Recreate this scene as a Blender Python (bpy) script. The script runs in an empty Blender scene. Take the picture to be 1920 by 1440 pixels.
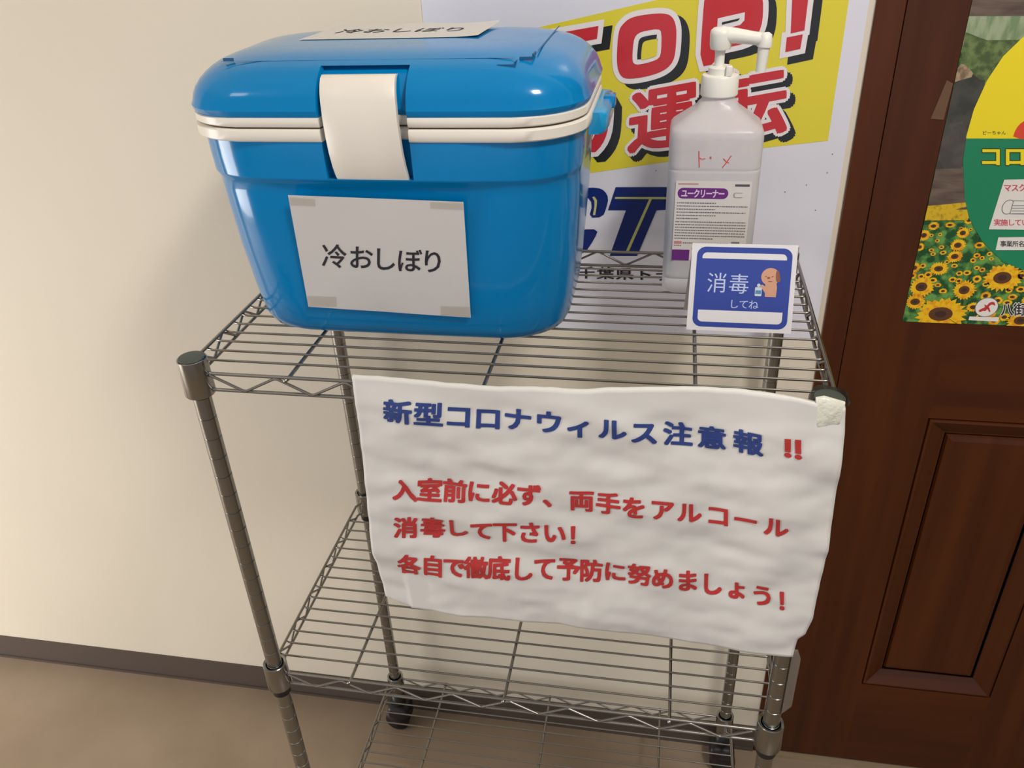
import bpy, bmesh, math, json, random
from mathutils import Vector, Matrix, noise
random.seed(7)
SC = bpy.context.scene
COL = SC.collection

# ---------------------------------------------------------------- camera, world, lights, exposure
CAM = [[0.453801, -0.655193, 1.396022], [0.983532, 0.17569, -0.0424], [-0.054137, 0.510216, 0.858341], [-0.172435, 0.84191, -0.511325]]
cd = bpy.data.cameras.new('camera')
cd.sensor_fit = 'HORIZONTAL'; cd.sensor_width = 36; cd.lens = 29.4069; cd.clip_start = .02
cam = bpy.data.objects.new('camera', cd); COL.objects.link(cam)
_p, _r, _u, _f = [Vector(v) for v in CAM]
M = Matrix((( _r.x, _u.x, -_f.x, _p.x), (_r.y, _u.y, -_f.y, _p.y), (_r.z, _u.z, -_f.z, _p.z), (0, 0, 0, 1)))
cam.matrix_world = M
SC.camera = cam
SC.view_settings.view_transform = 'Standard'
SC.view_settings.look = 'None'
SC.view_settings.gamma = 1
SC.view_settings.use_curve_mapping = False
SC.view_settings.exposure = 0.27
w = bpy.data.worlds.new('world'); SC.world = w; w.use_nodes = True
w.node_tree.nodes['Background'].inputs[0].default_value = (.86, .88, 1.0, 1)
w.node_tree.nodes['Background'].inputs[1].default_value = .62

def area(name, loc, target, size, energy, col, sy=None):
    l = bpy.data.lights.new(name, 'AREA'); l.energy = energy; l.color = col; l.size = size
    if sy: l.shape = 'RECTANGLE'; l.size_y = sy
    o = bpy.data.objects.new(name, l); COL.objects.link(o); o.location = loc
    o.rotation_euler = (Vector(target) - Vector(loc)).to_track_quat('-Z', 'Y').to_euler()
    return o
area('ceiling_lamp_right', (1.0, -.62, 2.38), (.45, .1, .8), .26, 18.5, (1.0, .95, .885))
area('ceiling_lamp_left', (-.95, -.95, 2.38), (-.2, .1, .7), .30, 2.2, (1.0, .95, .885))
area('side_window_light', (-2.35, -.62, .50), (-.80, .387, .0), 1.2, 36, (1.0, .965, .93), .9)

# ---------------------------------------------------------------- helpers
def lin(c):
    return tuple(((x/255)/12.92 if x/255 <= .04045 else ((x/255+.055)/1.055)**2.4) for x in c) + (1,)
MATS = {}
def mat(name, rgb, rough=.5, metal=0, coat=0, spec=.5, sss=0, bump=None, var=None, trans=0, alpha=1, ior=1.45):
    if name in MATS: return MATS[name]
    m = bpy.data.materials.new(name); m.use_nodes = True; nt = m.node_tree
    b = nt.nodes['Principled BSDF']; b.inputs['Base Color'].default_value = lin(rgb)
    b.inputs['Roughness'].default_value = rough; b.inputs['Metallic'].default_value = metal
    b.inputs['Coat Weight'].default_value = coat; b.inputs['Coat Roughness'].default_value = .05
    b.inputs['Specular IOR Level'].default_value = spec; b.inputs['IOR'].default_value = ior
    b.inputs['Transmission Weight'].default_value = trans; b.inputs['Alpha'].default_value = alpha
    if sss:
        b.inputs['Subsurface Weight'].default_value = sss; b.inputs['Subsurface Radius'].default_value = (.01, .01, .01)
        b.inputs['Subsurface Scale'].default_value = 1
    tc = nt.nodes.new('ShaderNodeTexCoord')
    if var:   # (scale, detail, rgb2, low, high, stretch)
        mp = nt.nodes.new('ShaderNodeMapping'); mp.inputs['Scale'].default_value = var[5] if len(var) > 5 else (1, 1, 1)
        n = nt.nodes.new('ShaderNodeTexNoise'); n.inputs['Scale'].default_value = var[0]; n.inputs['Detail'].default_value = var[1]
        r = nt.nodes.new('ShaderNodeMapRange'); r.inputs[1].default_value = var[3]; r.inputs[2].default_value = var[4]
        x = nt.nodes.new('ShaderNodeMix'); x.data_type = 'RGBA'
        x.inputs[6].default_value = lin(rgb); x.inputs[7].default_value = lin(var[2])
        nt.links.new(tc.outputs['Object'], mp.inputs[0]); nt.links.new(mp.outputs[0], n.inputs['Vector'])
        nt.links.new(n.outputs[0], r.inputs[0]); nt.links.new(r.outputs[0], x.inputs[0])
        nt.links.new(x.outputs[2], b.inputs['Base Color'])
    if bump:  # (scale, strength, distance)
        n2 = nt.nodes.new('ShaderNodeTexNoise'); n2.inputs['Scale'].default_value = bump[0]; n2.inputs['Detail'].default_value = 4
        bp = nt.nodes.new('ShaderNodeBump'); bp.inputs['Strength'].default_value = bump[1]; bp.inputs['Distance'].default_value = bump[2]
        nt.links.new(tc.outputs['Object'], n2.inputs['Vector'])
        nt.links.new(n2.outputs[0], bp.inputs['Height']); nt.links.new(bp.outputs[0], b.inputs['Normal'])
    MATS[name] = m
    return m

WALL = mat('wall_paint', (226, 217, 198), .62, var=(1.4, 4, (219, 210, 191), .35, .7), bump=(9, .12, .004))
FLOOR = mat('floor_vinyl', (158, 140, 120), .34, var=(5, 6, (142, 124, 103), .3, .72), bump=(60, .05, .001))
BASE = mat('baseboard_vinyl', (84, 73, 66), .45)
CEIL = mat('ceiling_paint', (225, 220, 210), .8)
STEEL = mat('chrome_steel', (160, 160, 157), .22, 1)
STEELW = mat('chrome_wire', (150, 146, 140), .30, 1)
CAPM = mat('dark_grey_plastic', (72, 80, 74), .5)
BLACK = mat('black_plastic', (28, 28, 29), .45)
BLUE = mat('blue_plastic', (0, 127, 190), .15, coat=.2, spec=.3, var=(2.2, 2, (0, 122, 184), .3, .7))
BLUEL = mat('blue_plastic_light', (10, 150, 204), .22, coat=.3)
BLUED = mat('blue_groove', (10, 88, 135), .5)
WPLAS = mat('white_plastic', (232, 226, 214), .35)
SEAM = mat('seam_dark', (90, 80, 72), .7)
PAPER = mat('paper_white', (206, 203, 199), .75, bump=(45, .15, .002))
PAPERB = mat('poster_paper', (226, 224, 218), .55, bump=(30, .1, .002))
INK = mat('ink_black', (38, 36, 44), .6)
PBLUE = mat('print_blue', (44, 66, 132), .6)
PRED = mat('print_red', (192, 54, 52), .6)
TAPE = mat('tape_translucent', (196, 184, 168), .25, alpha=.35)
CLOTH = mat('white_tape_shiny', (228, 228, 212), .25, bump=(160, .6, .003))
PANEL = mat('poster_board', (224, 224, 234), .3, coat=.2)
YEL = mat('print_yellow', (226, 212, 56), .3, coat=.2)
SRED = mat('sign_red', (200, 48, 56), .3, coat=.2)
SWHT = mat('sign_white', (236, 230, 232), .3, coat=.2)
SBLK = mat('sign_black', (32, 36, 36), .3, coat=.2)
NAVY = mat('sign_navy', (12, 38, 112), .3, coat=.2)
SLINE = mat('sign_line_yellow', (196, 200, 120), .3)
def wood(name, a, b2, sc=(1, 1, .06)):
    return mat(name, a, .36, var=(38, 5, b2, .3, .72, sc), spec=.35)
WOODV = wood('door_wood_vertical', (84, 41, 12), (64, 29, 7), (1, 1, .05))
WOODH = wood('door_wood_horizontal', (82, 39, 11), (63, 28, 7), (.05, 1, 1))
GROOVE = mat('door_groove', (44, 20, 14), .6)

def link(name, me, m, parent=None, smooth=False):
    o = bpy.data.objects.new(name, me); COL.objects.link(o)
    if m is not None: me.materials.append(m)
    if smooth:
        for p in me.polygons: p.use_smooth = True
    if parent is not None: o.parent = parent
    return o
def mesh(name, vs, fs):
    me = bpy.data.meshes.new(name); me.from_pydata([tuple(v) for v in vs], [], fs); me.update(); return me
def fix(me):
    bm = bmesh.new(); bm.from_mesh(me); bmesh.ops.recalc_face_normals(bm, faces=bm.faces); bm.to_mesh(me); bm.free(); return me
def tag(o, label=None, cat=None, group=None, kind=None):
    if label: o['label'] = label
    if cat: o['category'] = cat
    if group: o['group'] = group
    if kind: o['kind'] = kind
    return o
def empty(name, loc=(0, 0, 0)):
    o = bpy.data.objects.new(name, None); COL.objects.link(o); o.location = loc; o.empty_display_size = .05; return o
def local(o, vs):  # world points to the frame of an unrotated empty
    l = o.location; return [(v[0]-l.x, v[1]-l.y, v[2]-l.z) for v in vs]

class MB:
    def __init__(s): s.v = []; s.f = []
    def add(s, vs, fs):
        n = len(s.v); s.v += [tuple(v) for v in vs]; s.f += [tuple(i+n for i in f) for f in fs]; return s
    def box(s, a, b, bev=0):
        (x0, y0, z0), (x1, y1, z1) = a, b
        if bev:
            bm = bmesh.new(); bmesh.ops.create_cube(bm, size=1)
            bmesh.ops.scale(bm, vec=(x1-x0, y1-y0, z1-z0), verts=bm.verts)
            bmesh.ops.translate(bm, vec=((x0+x1)/2, (y0+y1)/2, (z0+z1)/2), verts=bm.verts)
            bmesh.ops.bevel(bm, geom=bm.edges, offset=bev, segments=3, profile=.5, affect='EDGES')
            bm.verts.index_update()
            s.add([v.co[:] for v in bm.verts], [[v.index for v in f.verts] for f in bm.faces]); bm.free(); return s
        return s.add([(x0,y0,z0),(x1,y0,z0),(x1,y1,z0),(x0,y1,z0),(x0,y0,z1),(x1,y0,z1),(x1,y1,z1),(x0,y1,z1)],
              [(0,3,2,1),(4,5,6,7),(0,1,5,4),(1,2,6,5),(2,3,7,6),(3,0,4,7)])
    def tube(s, pts, r, n=8, closed=False):
        pts = [Vector(p) for p in pts]; rings = []; k = len(pts); prev = None
        for i, p in enumerate(pts):
            a = pts[i-1] if i or closed else p; b = pts[(i+1) % k] if i < k-1 or closed else p
            t = (b-a).normalized()
            if prev is None:
                up = Vector((0, 0, 1)) if abs(t.z) < .9 else Vector((0, 1, 0)); x = t.cross(up).normalized()
            else: x = (prev - t*prev.dot(t)).normalized()
            prev = x; y = t.cross(x); rr = r[i] if isinstance(r, (list, tuple)) else r
            rings.append([p + x*math.cos(2*math.pi*j/n)*rr + y*math.sin(2*math.pi*j/n)*rr for j in range(n)])
        s.loft(rings, cap=not closed, wrap=closed); return s
    def loft(s, rings, cap=True, wrap=False):
        n = len(rings[0]); vs = [v for r in rings for v in r]; fs = []
        m = len(rings)
        for i in range(m if wrap else m-1):
            for j in range(n):
                a = i*n+j; b = i*n+(j+1) % n; c = ((i+1) % m)*n+(j+1) % n; d = ((i+1) % m)*n+j
                fs.append((a, b, c, d))
        if cap: fs.append(tuple(range(n))[::-1]); fs.append(tuple((m-1)*n+j for j in range(n)))
        return s.add(vs, fs)
    def lathe(s, prof, c=(0, 0, 0), n=24, cap=True):
        return s.loft([[(c[0]+r*math.cos(2*math.pi*j/n), c[1]+r*math.sin(2*math.pi*j/n), c[2]+z) for j in range(n)] for r, z in prof], cap)
    def obj(s, name, m, parent=None, smooth=False, sharp=None):
        vs = s.v
        if parent is not None and parent.type == 'EMPTY' and parent.parent is None: vs = local(parent, vs)
        me = fix(mesh(name, vs, s.f))
        o = link(name, me, m, parent, smooth)
        if smooth and sharp is None: sharp = 40
        if smooth: me.set_sharp_from_angle(angle=math.radians(sharp))
        return o

# flat prints: filled 2D outlines and glyphs ----------------------------------
def chaikin(p, n=2):
    for _ in range(n):
        q = []
        for i in range(len(p)):
            a, b = p[i], p[(i+1) % len(p)]
            q += [(a[0]*.75+b[0]*.25, a[1]*.75+b[1]*.25), (a[0]*.25+b[0]*.75, a[1]*.25+b[1]*.75)]
        p = q
    return p
_tmp = []
def curve2mesh(c):
    o = bpy.data.objects.new('tmp', c); COL.objects.link(o)
    bpy.context.view_layer.update()
    me = o.to_mesh(); vs = [(v.co.x, v.co.y) for v in me.vertices]; fs = [tuple(p.vertices) for p in me.polygons]
    o.to_mesh_clear(); bpy.data.objects.remove(o); bpy.data.curves.remove(c)
    return vs, fs
def fill(polys, offset=0, smooth=0):
    S = 100.0
    c = bpy.data.curves.new('tmp', 'CURVE'); c.dimensions = '2D'; c.fill_mode = 'BOTH'
    for p in polys:
        if smooth: p = chaikin(p, smooth)
        sp = c.splines.new('POLY'); sp.points.add(len(p)-1); sp.use_cyclic_u = True
        for i, q in enumerate(p): sp.points[i].co = (q[0]*S, q[1]*S, 0, 1)
    c.offset = offset*S
    vs, fs = curve2mesh(c)
    return [(x/S, y/S) for x, y in vs], fs
_g = {}
def glyph(ch, off=0, res=3):
    k = (ch, off, res)
    if k not in _g:
        c = bpy.data.curves.new('tmp', 'FONT'); c.body = ch; c.size = 1; c.offset = off; c.resolution_u = res
        _g[k] = curve2mesh(c)
    return _g[k]
def quadmap(q, u, v):   # q: TL TR BR BL ; u right, v down
    x = [(1-u)*(1-v)*q[0][i]+u*(1-v)*q[1][i]+u*v*q[2][i]+(1-u)*v*q[3][i] for i in (0, 1)]
    return x[0], x[1]
def bold(ch, off):
    if off <= .016:
        vs, fs = glyph(ch, off); return vs, fs, [0]*len(vs)
    vs, fs = glyph(ch, 0); V = list(vs); Fc = list(fs); d = off; K = [0]*len(vs)
    n = 8 if off < .05 else 14
    for k in range(n if n == 8 else n+8):
        c, s_ = math.cos(2*math.pi*k/n)*d, math.sin(2*math.pi*k/n)*d; b = len(V)
        if k >= n: c, s_ = math.cos(math.pi*k/4)*d*.55, math.sin(math.pi*k/4)*d*.55
        if n == 8 and k < 8: c, s_ = ((d, 0), (d*.9, d*.7), (0, d*.8), (-d*.9, d*.7), (-d, 0), (-d*.9, -d*.7), (0, -d*.8), (d*.9, -d*.7))[k]
        V += [(x+c, y+s_) for x, y in vs]; Fc += [tuple(i+b for i in f) for f in fs]; K += [k+1]*len(vs)
    return V, Fc, K
def inquad(ch, q, off=0, half=False, dx=0, dy=0):
    vs, fs, K = bold(ch, off)
    if half: return [tuple(map(sum, zip(quadmap(q, x/.72 if half is True else x/half, (.74-y)/.76), (dx, dy)))) for x, y in vs], fs, K
    return [tuple(map(sum, zip(quadmap(q, x, .88-y), (dx, dy)))) for x, y in vs], fs, K
def flat(name, shapes, surf, m, parent, join=False):
    """thin prints laid on a surface, every shape an object; overlapping strokes get micron steps"""
    out = []; groups = [shapes] if join else [[q] for q in shapes]
    for g in groups:
        mb = MB()
        for sh in g:
            vs, fs = sh[0], sh[1]; K = sh[2] if len(sh) > 2 else None; P = []
            for i, (a, b) in enumerate(vs):
                x, y, z = surf(a, b); P.append((x, y-4e-6*(K[i] if K else 0), z))
            mb.add(P, fs)
        if parent.type == 'EMPTY': mb.v = local(parent, mb.v)
        out.append(link(name, mesh(name, mb.v, mb.f), m, parent))
    if join: out[0]['kind'] = 'stuff'
    return out
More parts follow.
